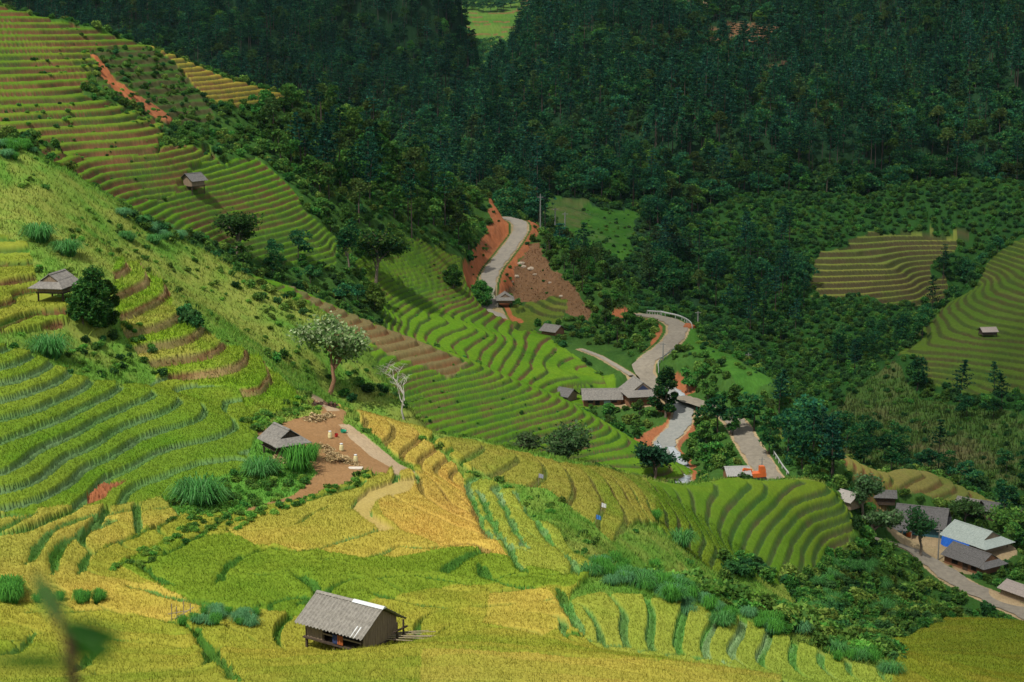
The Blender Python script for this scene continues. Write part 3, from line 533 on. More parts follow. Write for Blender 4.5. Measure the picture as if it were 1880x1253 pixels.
wood('right', [(1290,480),(1480,440),(1480,560),(1460,640),(1400,640),(1300,560)], 6.2, .5, (.6,1.0), 'pine at the foot of the far mountain forest', 'dark broadleaf tree at the foot of the far mountain forest', 'at the foot of the far mountain forest', (0, 1, 2), keep=.8)
wood('right', [(1690,510),(1740,460),(1800,450),(1830,480),(1740,545)], 5.5, .15, (.5,.8), 'pine in the gully between the two far terraced slopes', 'dark broadleaf tree in the gully between the two far terraced slopes', 'in the gully between the two far terraced slopes', (0, 1, 2))
wood('right', [(1520,640),(1600,600),(1740,560),(1700,620),(1640,665),(1560,720)], 8, .1, (.4,.7), 'pine beside the far cornfield', 'dark broadleaf tree beside the far cornfield', 'beside the far cornfield', (0, 1, 2), keep=.8)
wood('right', [(1640,690),(1760,700),(1880,770),(1880,830),(1740,770)], 8, .45, (.5,.75), 'pine beside the far cornfield', 'dark broadleaf tree beside the far cornfield', 'beside the far cornfield', (0, 1, 2), (2, 4), keep=.7)
wood('right', [(1480,840),(1560,790),(1700,850),(1900,880),(1900,950),(1700,890)], 6.5, .1, (.5,.8), 'pine in the dark belt behind the olive ridge field', 'dark broadleaf tree in the belt behind the olive ridge field', 'in the dark belt behind the olive ridge field', (0, 1, 2))
wood('middle', [(690,520),(640,500),(540,470),(480,470),(430,450),(420,480),(520,545),(600,590),(700,600)], 6.5, .0, (.3,.6), '', 'dark green tree in the gully between the terraced slopes', 'in the gully between the terraced slopes', (0, 1, 3), keep=.75)
# undergrowth
def shrubs(mask, s, sizes, label, group, variants=(0, 1, 2, 3, 4), keep=1.0, top=3):
    m = mask & (RDIST > 3.6)
    for q in PADS.values(): m &= np.hypot(GX - q[0], GY - q[1]) > 4.2
    if not m.any(): return
    x, y, z = strew(m, s, r, top); k = r.random(len(x)) < keep; x, y, z = x[k], y[k], z[k]
    put('bush', x, y, z - .15, r.uniform(*sizes, len(x)), r.choice(variants, len(x)), 1.7, label, group)
shrubs(kindmask('bush') & lay('middle') & (STEP == 0), 2.05, (.45, 1.1), 'green bush on the overgrown slope around the road', 'bushes on the overgrown valley slope')
shrubs(kindmask('wild') & lay('middle'), 2.0, (.35, .75), 'low bush between the terraces of the upper left hill', 'bushes on the upper left hill', keep=.8)
shrubs(kindmask('wild') & lay('fore'), 1.35, (.4, 1.0), 'dark green bush on the jungle slope below the village', 'bushes on the jungle slope', (0, 1, 3, 2, 4))
shrubs(kindmask('bush', 'weedy') & lay('fore'), 1.0, (.25, .5), 'leafy bush on the bank beside the threshing floor', 'bushes on the bank by the threshing floor', (0, 5, 6, 6))
shrubs(kindmask('grass') & lay('fore') & (fbm(GX, GY, 9, 3, 31) > .05), 1.6, (.18, .5), 'low shrub on the sunny grass slope', 'shrubs on the sunny grass slope', (4, 6, 5, 1), keep=.7)
shrubs(kindmask('r_wild') & lay('right'), 2.3, (.6, 1.3), 'dark shrub on the far slope across the valley', 'shrubs on the far slope', (0, 3, 3, 2))
shrubs(kindmask('forest') & (GY < 620), 2.7, (.7, 1.5), 'dark shrub at the edge of the mountain forest', 'shrubs at the forest edge', (3, 3, 0))
shrubs(kindmask('corn') & lay('right'), 3.0, (.3, .8), 'dark shrub in the far cornfield', 'shrubs in the far cornfield', (3, 0), keep=.45)
shrubs((STEP > 0) & ~canopy & (lay('middle') | lay('spur')) & (fbm(GX, GY, 17, 3, 95) > .12), 1.9, (.14, .34), 'weedy bush growing on a bank between the middle terraces', 'weeds on the middle terrace banks', (3, 5, 6, 0), .8)
shrubs(kindmask('meadow'), 3.0, (.25, .7), 'low bush on an open green meadow in the valley', 'bushes on the valley meadows', (3, 0, 5), .6)
shrubs(kindmask('cleared'), 5, (.2, .4), 'small bush left standing on the cleared brown slope', 'bushes on the cleared slope', keep=.5)
MASS = {'pine_tree': ('pine_forest', PINES, 'pine tree', 'dense dark pine forest covering the far mountain'), 'broadleaf_tree': ('broadleaf_wood', BROADS, 'tree', 'dark broadleaf woodland mixed into the far forest'), 'bush': ('undergrowth', BUSHES, 'bush', 'green undergrowth covering the valley slopes')}
def scatter_group(name, protos, pts, var, rot, sc):       # one object: the trees are drawn on its points by geometry nodes
    me = bpy.data.meshes.new(name); me.vertices.add(len(pts)); me.vertices.foreach_set('co', np.asarray(pts, np.float32).ravel())
    for nm, arr, ty in (('variant', var, 'INT'), ('turn', rot, 'FLOAT'), ('size', sc, 'FLOAT')):
        a = me.attributes.new(nm, ty, 'POINT'); a.data.foreach_set('value', np.asarray(arr, np.int32 if ty == 'INT' else np.float32))
    o = bpy.data.objects.new(name, me); COL.objects.link(o)
    g = bpy.data.node_groups.new(name, 'GeometryNodeTree'); g.interface.new_socket('Geometry', in_out='INPUT', socket_type='NodeSocketGeometry'); g.interface.new_socket('Geometry', in_out='OUTPUT', socket_type='NodeSocketGeometry')
    N = g.nodes.new; L = g.links.new; gi = N('NodeGroupInput'); go = N('NodeGroupOutput'); jn = N('GeometryNodeJoinGeometry')
    def attr(nm, ty):
        q = N('GeometryNodeInputNamedAttribute'); q.data_type = ty; q.inputs['Name'].default_value = nm; return q.outputs['Attribute']
    va, tu, si = attr('variant', 'INT'), attr('turn', 'FLOAT'), attr('size', 'FLOAT'); cx = N('ShaderNodeCombineXYZ'); L(tu, cx.inputs['Z'])
    for k, pr in enumerate(protos):
        oi = N('GeometryNodeObjectInfo'); oi.inputs['Object'].default_value = pr; oi.inputs['As Instance'].default_value = True; oi.transform_space = 'ORIGINAL'
        cm = N('FunctionNodeCompare'); cm.data_type = 'INT'; cm.operation = 'EQUAL'; L(va, cm.inputs[2]); cm.inputs[3].default_value = k
        ip = N('GeometryNodeInstanceOnPoints'); L(gi.outputs[0], ip.inputs['Points']); L(cm.outputs[0], ip.inputs['Selection']); L(oi.outputs['Geometry'], ip.inputs['Instance']); L(cx.outputs[0], ip.inputs['Rotation']); L(si, ip.inputs['Scale'])
        L(ip.outputs[0], jn.inputs[0])
    L(jn.outputs[0], go.inputs[0]); md = o.modifiers.new('scatter', 'NODES'); md.node_group = g; return o
def grow_all():
    for kind, lst in CAND.items():
        X = [np.concatenate([q[k] for q in lst]) for k in range(8)]; x, y, z, sc, var, size, lab, grp = X
        # what the frame shows largest
        u = x / y; vis = np.abs(np.arctan2(x, y)) < math.radians(18.2); e = sample(ELEV, x * (1 - 3 / np.hypot(x, y)), y * (1 - 3 / np.hypot(x, y)))
        vis &= ((z + sc * {'pine_tree': 15, 'broadleaf_tree': 8, 'bush': 1.4}[kind]) / np.hypot(x, y) > e) & (z / np.hypot(x, y) < -.03); order = np.argsort(-size * vis)
        massn, meshes, cat, mlab = MASS[kind]; rot = RNG.uniform(0, 6.28, len(x)); first = [None] * len(meshes); keep = np.zeros(len(x), bool); cnt = 0
        for me in meshes:
            if not me.materials: me.materials.append(LEAF)
        sel = list(order[:290]); have = set(var[sel])
        for k in range(len(meshes)):
            if k not in have:
                c = [i for i in order if var[i] == k and vis[i]]
                if c: sel.append(c[0])
        for i in sel:
            keep[i] = True; o = link(kind, meshes[var[i]], label=str(lab[i]), category=cat, group=str(grp[i])); o.location = (x[i], y[i], z[i]); o.rotation_euler = (0, 0, rot[i]); o.scale = (sc[i],) * 3
            if first[var[i]] is None: first[var[i]] = o
        m = ~keep; used = [k for k in range(len(meshes)) if first[k]]; remap = np.array([used.index(k) if k in used else 0 for k in range(len(meshes))])
        o = scatter_group(massn, [first[k] for k in used], np.stack([x, y, z], 1)[m], remap[var[m]], rot[m], sc[m]); o['kind'] = 'stuff'; o['label'] = mlab; o['category'] = cat
        print(kind, len(x), 'things', len(sel))

# --- trees and bushes seen one by one
def spot(kind, u, v, layn, sc, var, hgt, label, group=''):
    p = at2(u, v, layn); put(kind, np.array([p.x]), np.array([p.y]), np.array([p.z - .1]), np.array([sc]), np.array([var]), hgt * 3, label, group)
def band(layn, poly, s, sizes, label, group, variants, keep=1.0):
    shrubs(zone(layn, poly), s, sizes, label, group, variants, keep)
band('fore', [(1195,1050),(1260,1062),(1390,1100),(1520,1150),(1620,1205),(1560,1215),(1450,1165),(1370,1130),(1250,1088)], 1.35, (.55,1.05), 'leafy bush on the crest along the right edge of the near terraces', 'bushes on the near crest', (0, 4, 1, 5, 6))
for _p in ([(-40,200),(150,192),(155,222),(-40,232)], [(60,100),(165,88),(168,128),(70,140)], [(180,135),(310,215),(300,245),(190,190)], [(250,230),(320,224),(430,250),(425,290),(330,285)], [(-40,262),(60,255),(110,300),(60,330)], [(90,45),(150,50),(170,75),(110,70)]): band('middle', _p, 2.0, (.25, .55), 'low bush between the terraces of the upper left hill', 'bushes on the upper left hill', (0, 5, 6, 3), .55)
shrubs(kindmask('redearth') & lay('middle'), 2.6, (.25, .55), 'small bush growing on the red earth cut', 'bushes on the red earth cuts', (0, 4, 3), .6)
band('fore', [(1310,1030),(1380,1020),(1420,1060),(1330,1075)], 1.5, (.7,1.0), 'dark bush at the foot of the rounded terrace nose', 'bushes below the terrace nose', (3, 3, 2))
band('fore', [(205,595),(260,590),(330,690),(250,700),(120,690),(110,610),(150,600)], 1.2, (.3,.5), 'low weedy bush on the bank under the field hut', 'bushes on the bank under the left field hut', (0, 5, 3, 6), .8)
wood('middle', [(1205,700),(1250,712),(1350,748),(1350,785),(1290,770),(1255,745),(1225,735)], 3.6, .1, (.6,.85), 'pine in the grove between the two road bends', 'dense broadleaf tree in the grove between the two road bends', 'in the grove between the two road bends')
band('fore', [(1550,950),(1600,970),(1720,1040),(1740,1075),(1640,1040),(1570,1000)], 1.5, (.8,1.3), 'tall bush on the slope edge in front of the village', 'bushes on the slope edge before the village', (0,3,1))
for (u, v, s, k) in ((1318,802,.9,1),(1285,800,.5,3),(1300,865,.55,3),(1262,862,.45,4),(1334,845,.42,4),(1265,722,.55,3),(1300,738,.5,3),(1350,748,.5,3),(1385,792,.7,0),(1412,835,.6,2),(1448,805,.65,1),(1290,700,.45,4),(1300,772,.5,4),(1345,800,.45,3)):
    spot('broadleaf_tree', u, v, 'middle', s, k, 10, 'dense broadleaf tree in the grove between the two road bends', 'broadleaf trees in the grove between the two road bends')
band('fore', [(400,962),(545,925),(640,884),(672,868),(682,884),(640,908),(550,942),(410,990)], .8, (.22,.4), 'low bright bush in the hedge along the lower rim of the threshing floor', 'hedge along the lower rim of the threshing floor', (5, 6, 6, 0))
band('fore', [(330,990),(300,965),(420,935),(450,945),(360,1005),(270,1050),(205,1060),(250,1020)], .9, (.22,.42), 'leafy bush on the bank between the golden strips and the green basin', 'bushes on the bank beside the golden strips', (5, 6, 0), .9)
band('fore', [(440,778),(490,765),(560,735),(572,748),(545,772),(480,798)], .9, (.3,.5), 'bush in the hedge behind the threshing hut', 'hedge behind the threshing hut', (0, 5, 6))
band('fore', [(215,385),(270,385),(330,425),(300,445)], 1.7, (.5,.9), 'dark bush on the hill crest above the grass slope', 'bushes on the near hill crest', (3, 0, 2))
band('fore', [(390,470),(480,520),(560,560),(600,590),(560,600),(470,560),(400,510)], 2.0, (.4,.75), 'bush along the upper edge of the grass slope', 'bushes along the upper edge of the grass slope', (0, 3, 4), .8)
band('fore', [(640,660),(720,715),(760,765),(700,740),(620,735),(580,700)], 2.0, (.4,.8), 'bush below the white blossoming tree', 'bushes below the blossoming tree', (0, 1, 3), .7)
for (u, v, s) in ((352, 598, 1.1), (362, 605, .9), (345, 585, 1.0)): spot('bush', u, v, 'fore', s, 3, 1.9, 'dark upright shrub at the edge of the yellow knob terraces', 'dark shrubs beside the yellow knob terraces')
for (u, v, s) in ((508, 668, .75), (520, 660, .7), (492, 655, .6)): spot('bush', u, v, 'fore', s, 2, 1.9, 'dark shrub on the grass slope left of the blossoming tree', 'dark shrubs left of the blossoming tree')
grow_all()
# ------------------------------------------------------------------ rice and grass: blades on the near fields, one mass of each
def blade_mass(name, mask, per_m2, h, w, lean, label, cat, tint, r, maxr=175, sink=.25):
    ii, jj = np.nonzero(mask & (R2 < maxr) & (np.abs(AZ)[None] < math.radians(20.5))); x0, x1, y0, y1 = GX[ii, jj].min(), GX[ii, jj].max(), GY[ii, jj].min(), GY[ii, jj].max()
    n = int((x1 - x0) * (y1 - y0) * per_m2); x = r.uniform(x0, x1, n); y = r.uniform(y0, y1, n)
    R = np.hypot(x, y); k = sample_n(mask, x, y) & (R < maxr) & (np.abs(np.arctan2(x, y)) < math.radians(20.5)); k &= r.random(n) < np.clip((110 / R) ** (1.6 if maxr < 300 else 0), 0, 1); x, y, R = x[k], y[k], R[k]; z = sample(Z, x, y)
    e = sample(ELEV, x * (1 - .6 / R), y * (1 - .6 / R)); k = (z + h) / R > e - .002; x, y, z, R = x[k], y[k], z[k], R[k]
    c = np.stack([sample_n(NC[..., q], x, y) for q in range(3)], 1) * np.array(tint) * r.uniform(.75, 1.35, (len(x), 1))
    hh = h * r.uniform(.6, 1.25, len(x)); v, f, cc = blades(x, y, z - sink * h, hh, w * np.clip(R / 100, .8, 3.5) * r.uniform(.7, 1.3, len(x)), lean, c, r)
    o = link(name, np_mesh(name, v, f, cc), [GRASSM], kind='stuff', label=label, category=cat); print(name, len(x)); return o
r = np.random.default_rng(9)
ricem = (STEP > 0) & canopy & kindmask('left', 'upper', 'gold', 'orange', 'green', 'goldgreen', 'front_right', 'f_east', 'f_nose', 'low_field', 'knob') & lay('fore')
blade_mass('rice_crop', ricem, 80, .23, .05, .7, 'ripening rice standing on the near terraces', 'rice', (1.0, 1.0, 1.0), r)
bund = (STEP > 0) & ~canopy & lay('fore')
blade_mass('bank_grass', bund, 60, .34, .06, .8, 'short grass on the banks between the near rice terraces', 'grass', (1, 1, 1), r)
blade_mass('brushwood', kindmask('cleared') & lay('middle'), 2.6, .45, .10, 1.6, 'dry cut brushwood strewn over the cleared brown slope', 'brushwood', (1.5, 1.45, 1.4), r, 460)
blade_mass('corn_crop', kindmask('corn') & lay('right'), 3.0, 1.5, .10, .35, 'drying corn standing on the far slope across the valley', 'corn', (1, 1, 1), r, 460)
blade_mass('slope_grass', kindmask('grass', 'knob', 'weedy') & lay('fore') & ~bund, 24, .55, .085, .9, 'rough sunny grass covering the near hillside', 'grass', (1, 1, 1), r, 235)
def dense_tree(name, label, base, H, W, seed, cols, n=4200, leaf=.4, lobes=14, trunkh=.12):
    root = link(name, None, label=label, category='tree'); root.location = base; r = np.random.default_rng(seed)
    v, f = tube([(0, 0, -.6), (.05, 0, H * .3), (.1, .05, H * .75)], [H * .03, H * .024, H * .01], 6); link('trunk', np_mesh('trunk', v, f), [BARK], root); C = []
    for k in range(lobes):
        t = (k + .5) / lobes; zc = H * (trunkh + (.93 - trunkh) * t); q = W / 2 * math.sin(math.pi * min(1, .22 + t * .74)) ** .7; w = k * 2.4 + r.uniform(-.5, .5); R = W * r.uniform(.11, .27); q *= r.uniform(.75, 1.2); c = np.array([math.cos(w) * max(0, q - R * .7), math.sin(w) * max(0, q - R * .7), zc + r.uniform(-.06, .07) * H])
        d = r.normal(size=(n // lobes, 3)); d /= np.linalg.norm(d, axis=1, keepdims=True); C.append(c + d * np.array([R, R, R * .75]) * r.uniform(.5, 1.12, (len(d), 1)))
    C = np.concatenate(C); v, f = tris(C, leaf, r, .25); link('crown', np_mesh('crown', v, f, leafcols(len(C), cols, r)), [LEAF], root); return root
# ------------------------------------------------------------------ single trees with their own trunk and crown
def limb_tree(name, label, base, H, W, seed, cols, leaf, n, barkm, crown_from=.35, levels=3, lean=(0, 0), flat=.6, spread=.55, category='tree', leaves=True, r0=.035, forks=4):
    r = np.random.default_rng(seed); root = link(name, None, label=label, category=category); root.location = base; B = MB(); tips = []
    def grow(p, d, L, rad, lv):
        q = p + d * L * .5 + r.normal(0, L * .05, 3); e = p + d * L + r.normal(0, L * .05, 3)
        v, f = tube([p, q, e], [rad, rad * .8, rad * .6], 5); B.add(v, f, (.1, .1, .1)); tips.append((q, lv)) if lv >= levels - 1 else None; tips.append((e, lv)) if lv >= 1 else None
        if lv >= levels: return
        for k in range(forks + (lv == 0)):
            w = r.uniform(0, 6.28); x = np.array([math.cos(w), math.sin(w), 0]); s = r.uniform(.5, 1) * spread * 1.7; g = d * (1 - .25 * lv) + x * s; g[2] = max(g[2], .12); g /= np.linalg.norm(g)
            st = e if k < 2 else p + d * L * r.uniform(.55, .95); grow(st, g, L * r.uniform(.55, .8), rad * .55, lv + 1)
    grow(np.array([0, 0, -.4]), np.array([lean[0], lean[1], 1.0]), H * crown_from + .4, H * r0, 0)
    vv = np.concatenate(B.v); s = np.array([W / max(np.ptp(vv[:, 0]), np.ptp(vv[:, 1]), .1), 0, 1]); sx = W * .86 / max(np.ptp(vv[:, 0]), .1); sy = W * .86 / max(np.ptp(vv[:, 1]), .1); sz = H * .93 / vv[:, 2].max()
    def fit(a):
        a = np.array(a, float); h = np.clip(a[:, 2:3] / (H * .3), 0, 1); a[:, 0:1] *= 1 + (sx - 1) * h; a[:, 1:2] *= 1 + (sy - 1) * h; a[:, 2] = np.where(a[:, 2] > 0, a[:, 2] * sz, a[:, 2]); return a
    link('trunk', np_mesh('trunk', fit(vv), np.concatenate(B.f), None), [barkm], root)
    if leaves:
        T_ = fit([t for t, l in tips]); k = max(1, n // len(T_)); c = np.repeat(T_, k, 0) + r.normal(0, 1, (len(T_) * k, 3)) * np.array([W * .085, W * .085, H * .05 * flat + .08]); v, f = tris(c, leaf, r, .3)
        link('crown', np_mesh('crown', v, f, leafcols(len(c), cols, r)), [LEAF], root)
    return root
limb_tree('blossom_tree', 'pale flowering tree with a bent trunk on the grass slope above the threshing floor', at2(605, 722, 'fore'), 9.6, 8.6, 3, [(.18,.26,.10), (.12,.20,.065), (.27,.33,.18), (.08,.155,.045)], .36, 4200, REDBARK, .40, 3, (.12, 0), .8)
limb_tree('bare_tree', 'leafless pale dead tree standing in front of the terraced spur', at2(742, 772, 'fore'), 8.0, 5.2, 8, None, .1, 0, PALEBARK, .42, 4, (.02, 0), leaves=False, r0=.017, forks=3)
limb_tree('umbrella_tree', 'wide layered dark tree at the upper edge of the middle terraces', at2(690, 520, 'middle'), 11.5, 11, 12, MIDBROAD + DKBROAD, .5, 4200, BARK, .40, 3, (.1, 0), .5, .7)
limb_tree('slender_tree', 'slim tall tree left of the wide layered dark tree', at2(640, 500, 'middle'), 10.5, 4.2, 14, DKBROAD, .45, 1500, BARK, .5, 3)
limb_tree('feathery_tree', 'light feathery tree in front of the terraces under the distant hut', at2(438, 474, 'middle'), 8.2, 8.2, 15, [(.045,.11,.025), (.06,.13,.03), (.03,.085,.02)], .42, 2800, BARK, .35, 3)
dense_tree('round_tree', 'small yellowish round tree beside the gully below the layered tree', at2(688, 572, 'middle'), 4.9, 4.2, 16, [(.10,.15,.025), (.08,.13,.02), (.12,.16,.03)])
dense_tree('round_tree', 'dark round tree alone on the terraces left of the road cut', at2(832, 530, 'middle'), 4.8, 4.4, 17, MIDBROAD)
dense_tree('roadside_tree', 'bright green bush-like tree at the foot of the cut road', at2(884, 560, 'middle'), 5.0, 5.4, 18, MIDBROAD)
limb_tree('spur_tree', 'large greyish tree at the lower end of the terraced spur', at2(1040, 862, 'spur') + Vector((0, -3, -1)), 8.6, 8.0, 19, [(.05,.11,.035), (.075,.13,.05), (.035,.08,.025)], .4, 3200, BARK, .3, 3)
limb_tree('spur_tree', 'smaller greyish tree left of the large one below the terraced spur', at2(960, 845, 'spur') + Vector((0, -3, -1)), 5.2, 5.4, 20, [(.05,.10,.035), (.065,.12,.045)], .36, 1500, BARK, .3, 3)
limb_tree('spur_tree', 'glossy dark tree beside the plastic covered track', at2(1200, 868, 'spur') + Vector((0, -2, -1.5)), 6.8, 6.4, 21, [(.02,.085,.035), (.035,.11,.05), (.05,.14,.07)], .45, 2600, BARK, .25, 3)
dense_tree('yard_tree', 'tall dense rounded tree against the right side of the farmhouse', at2(1222, 768, 'middle'), 8.8, 5.0, 22, DKBROAD + MIDBROAD[:1])
limb_tree('slender_tree', 'slender tree in the yard before the blue tarp house', at2(1690, 1022, 'middle'), 8.0, 4.6, 23, [(.03,.085,.025), (.04,.095,.03)], .36, 1500, BARK, .45, 3)
limb_tree('village_tree', 'tall leafy tree beside the white roofed shed', at2(1582, 958, 'middle'), 7.6, 5.0, 24, [(.06,.13,.05), (.04,.10,.03), (.09,.16,.07)], .42, 2200, BARK, .25, 3)
limb_tree('village_tree', 'broad leafy tree in front of the dark village farmhouse', at2(1605, 985, 'middle'), 4.6, 6.0, 25, [(.06,.13,.05), (.04,.10,.03), (.09,.16,.07)], .42, 2400, BARK, .25, 3)
limb_tree('village_tree', 'bushy tree between the dark farmhouse and the metal roof', at2(1772, 958, 'middle'), 4.0, 6.2, 26, [(.07,.14,.04), (.05,.11,.03)], .4, 1700, BARK, .2, 3)
limb_tree('village_tree', 'spreading tree right of the metal roofed house', at2(1848, 985, 'middle'), 5.0, 6.6, 27, MIDBROAD, .42, 1900, BARK, .2, 3)
for q, (u, v, h, w_) in enumerate(((176, 600, 5.6, 3.6), (152, 598, 3.8, 2.8), (198, 596, 4.2, 2.4))):
    dense_tree('bamboo_thicket', ('tall dark feathery thicket beside the left field hut', 'lower dark thicket nearest the left field hut', 'lower dark thicket on the side away from the left field hut')[q], at2(u, v, 'fore'), h, w_, 30 + q, [(.036,.105,.022), (.055,.13,.025), (.08,.15,.03), (.028,.08,.02)], 6500 if q == 0 else 3200, .24, 22, .04)
# tall grass clumps
CL = [clump_mesh(41), clump_mesh(42, 520, 1.8, 2.0), clump_mesh(43, 330, 1.9, 1.2, ((.06,.21,.03), (.09,.27,.04), (.045,.16,.025))), clump_mesh(44, 420, 1.7, 1.7, ((.08,.22,.085), (.12,.28,.12), (.06,.18,.065)))]
for me in CL: me.materials.append(GRASSM)
def clump(u, v, layn, s, k, label, group=None):
    p = at2(u, v, layn); o = link('grass_clump', CL[k], label=label, category='grass clump'); o.location = p; o.scale = (s,) * 3; o.rotation_euler = (0, 0, RNG.uniform(0, 6.28))
    if group: o['group'] = group
clump(368, 925, 'fore', 1.3, 1, 'biggest drooping blue green grass clump on the bank below the long terraces')
clump(352, 918, 'fore', 1.0, 0, 'grass clump tucked against the biggest one on the bank below the long terraces')
clump(480, 875, 'fore', 1.05, 0, 'blue green grass clump between the terraces and the threshing hut')
clump(547, 868, 'fore', 1.4, 2, 'tall upright grass clump in front of the threshing hut')
clump(572, 845, 'fore', .85, 2, 'small bright grass clump at the right corner of the threshing hut')
clump(73, 443, 'fore', 1.35, 0, 'round blue green grass clump above the left field hut')
clump(124, 468, 'fore', 1.05, 1, 'smaller grass clump on the slope right above the left field hut')
clump(93, 655, 'fore', 1.2, 1, 'dark grass clump on the bank under the left field hut')
clump(1252, 1000, 'fore', 1.0, 0, 'single grass clump at the left foot of the rounded terrace nose')
clump(1205, 955, 'fore', .6, 2, 'small bright grass tuft on the left flank of the rounded terrace nose')
r = np.random.default_rng(3)
for k in range(46):
    t = r.random(); u = 1088 + t * 190 + r.normal(0, 8); v = 1046 + t * 55 + r.normal(0, 13); clump(u, v, 'fore', r.uniform(.35, .72), r.choice([0, 3, 2, 2]), 'silvery green tall grass clump in the row on the near crest', 'tall grass along the near crest')
for k in range(26):
    t = r.random(); clump(1270 + t * 370 + r.normal(0, 8), 1112 + t * 118 + r.normal(0, 8), 'fore', r.uniform(.35, .6), r.choice([3, 2, 0]), 'tall grass clump along the lower side of the crest bushes', 'tall grass below the crest bushes')
for k in range(16):
    clump(r.uniform(-5, 60), r.uniform(262, 300), 'fore', r.uniform(.5, .85), r.choice([0, 3, 2]), 'silvery grass clump on top of the left hill crest', 'tall grass on the left hill crest')
for k in range(14):
    clump(r.uniform(215, 345), r.uniform(395, 450), 'fore', r.uniform(.5, .9), r.choice([0, 1, 3]), 'grass clump along the crest of the sunny grass slope', 'tall grass on the grass slope crest')
for k in range(12):
    clump(r.uniform(0, 40), r.uniform(1088, 1112), 'fore', r.uniform(.5, .75), 2, 'bright green tall grass at the left margin above the nearest field', 'tall grass above the nearest field')
for k in range(12):
    clump(r.uniform(60, 190), r.uniform(1098, 1112), 'fore', r.uniform(.3, .42), 2, 'low bright grass between the golden field and the nearest field', 'low grass above the nearest field')
for k in range(16):
    clump(r.uniform(330, 470), r.uniform(1128, 1150), 'fore', r.uniform(.28, .45), r.choice([2, 3]), 'low grass tuft on the bank behind the nearest hut', 'grass tufts behind the nearest hut')
for k in range(22):
    clump(r.uniform(1490, 1640), r.uniform(1030, 1140), 'fore', r.uniform(.5, .9), r.choice([0, 1, 2]), 'dark tall grass clump on the jungle slope below the village', 'tall grass on the jungle slope')
# ------------------------------------------------------------------ huts and houses
ROOFM = mat('weathered_cement_roof', (.265,.248,.215), (.15,.14,.12), 5, .9, .15, .25, 6); DARKROOF = mat('dark_slate_roof', (.135,.13,.125), (.075,.072,.07), 4, .85, .2, .25, 6)
GREYROOF = mat('grey_roof', (.215,.20,.175), (.115,.108,.098), 4, .85, .2, .25, 6); METAL = mat('pale_metal_roof', (.30,.345,.31), (.22,.26,.235), 3, .55, .35); WHITEM = mat('white_sheet', (.58,.60,.60), (.47,.49,.49), 6, .6, .3); PINKROOF = mat('pinkish_roof', (.30,.255,.225), (.22,.19,.17), 4, .85)
WOOD = mat('weathered_wood', (.27,.20,.135), (.15,.11,.075), 3, .85, .15, .3, 5, (6, 6, .6)); DWOOD = mat('dark_wood', (.075,.055,.04), (.045,.033,.025), 4, .9, .1); BRICK = mat('earthen_wall', (.24,.12,.065), (.17,.085,.05), 6, .95, .05, .3); DARK = mat('interior_shade_colour', (.02,.017,.015), (.03,.024,.02), 4, .95, .05)  # DARK: near-black colour standing for the shade inside rooms and openings
BLUEW = mat('blue_painted_boards', (.03,.10,.13), (.045,.12,.15), 5, .8); TARPM = mat('blue_tarpaulin', (.012,.10,.50), (.02,.15,.60), 5, .5, .4, .6); DOORM = mat('pale_door', (.28,.36,.36), (.22,.30,.31), 6, .7); REDM = mat('faded_red_tin', (.32,.11,.07), (.24,.09,.06), 5, .7); BAMBOO = mat('bamboo', (.30,.25,.15), (.20,.16,.10), 5, .6, .3, .1, 3, (1, 1, 4))
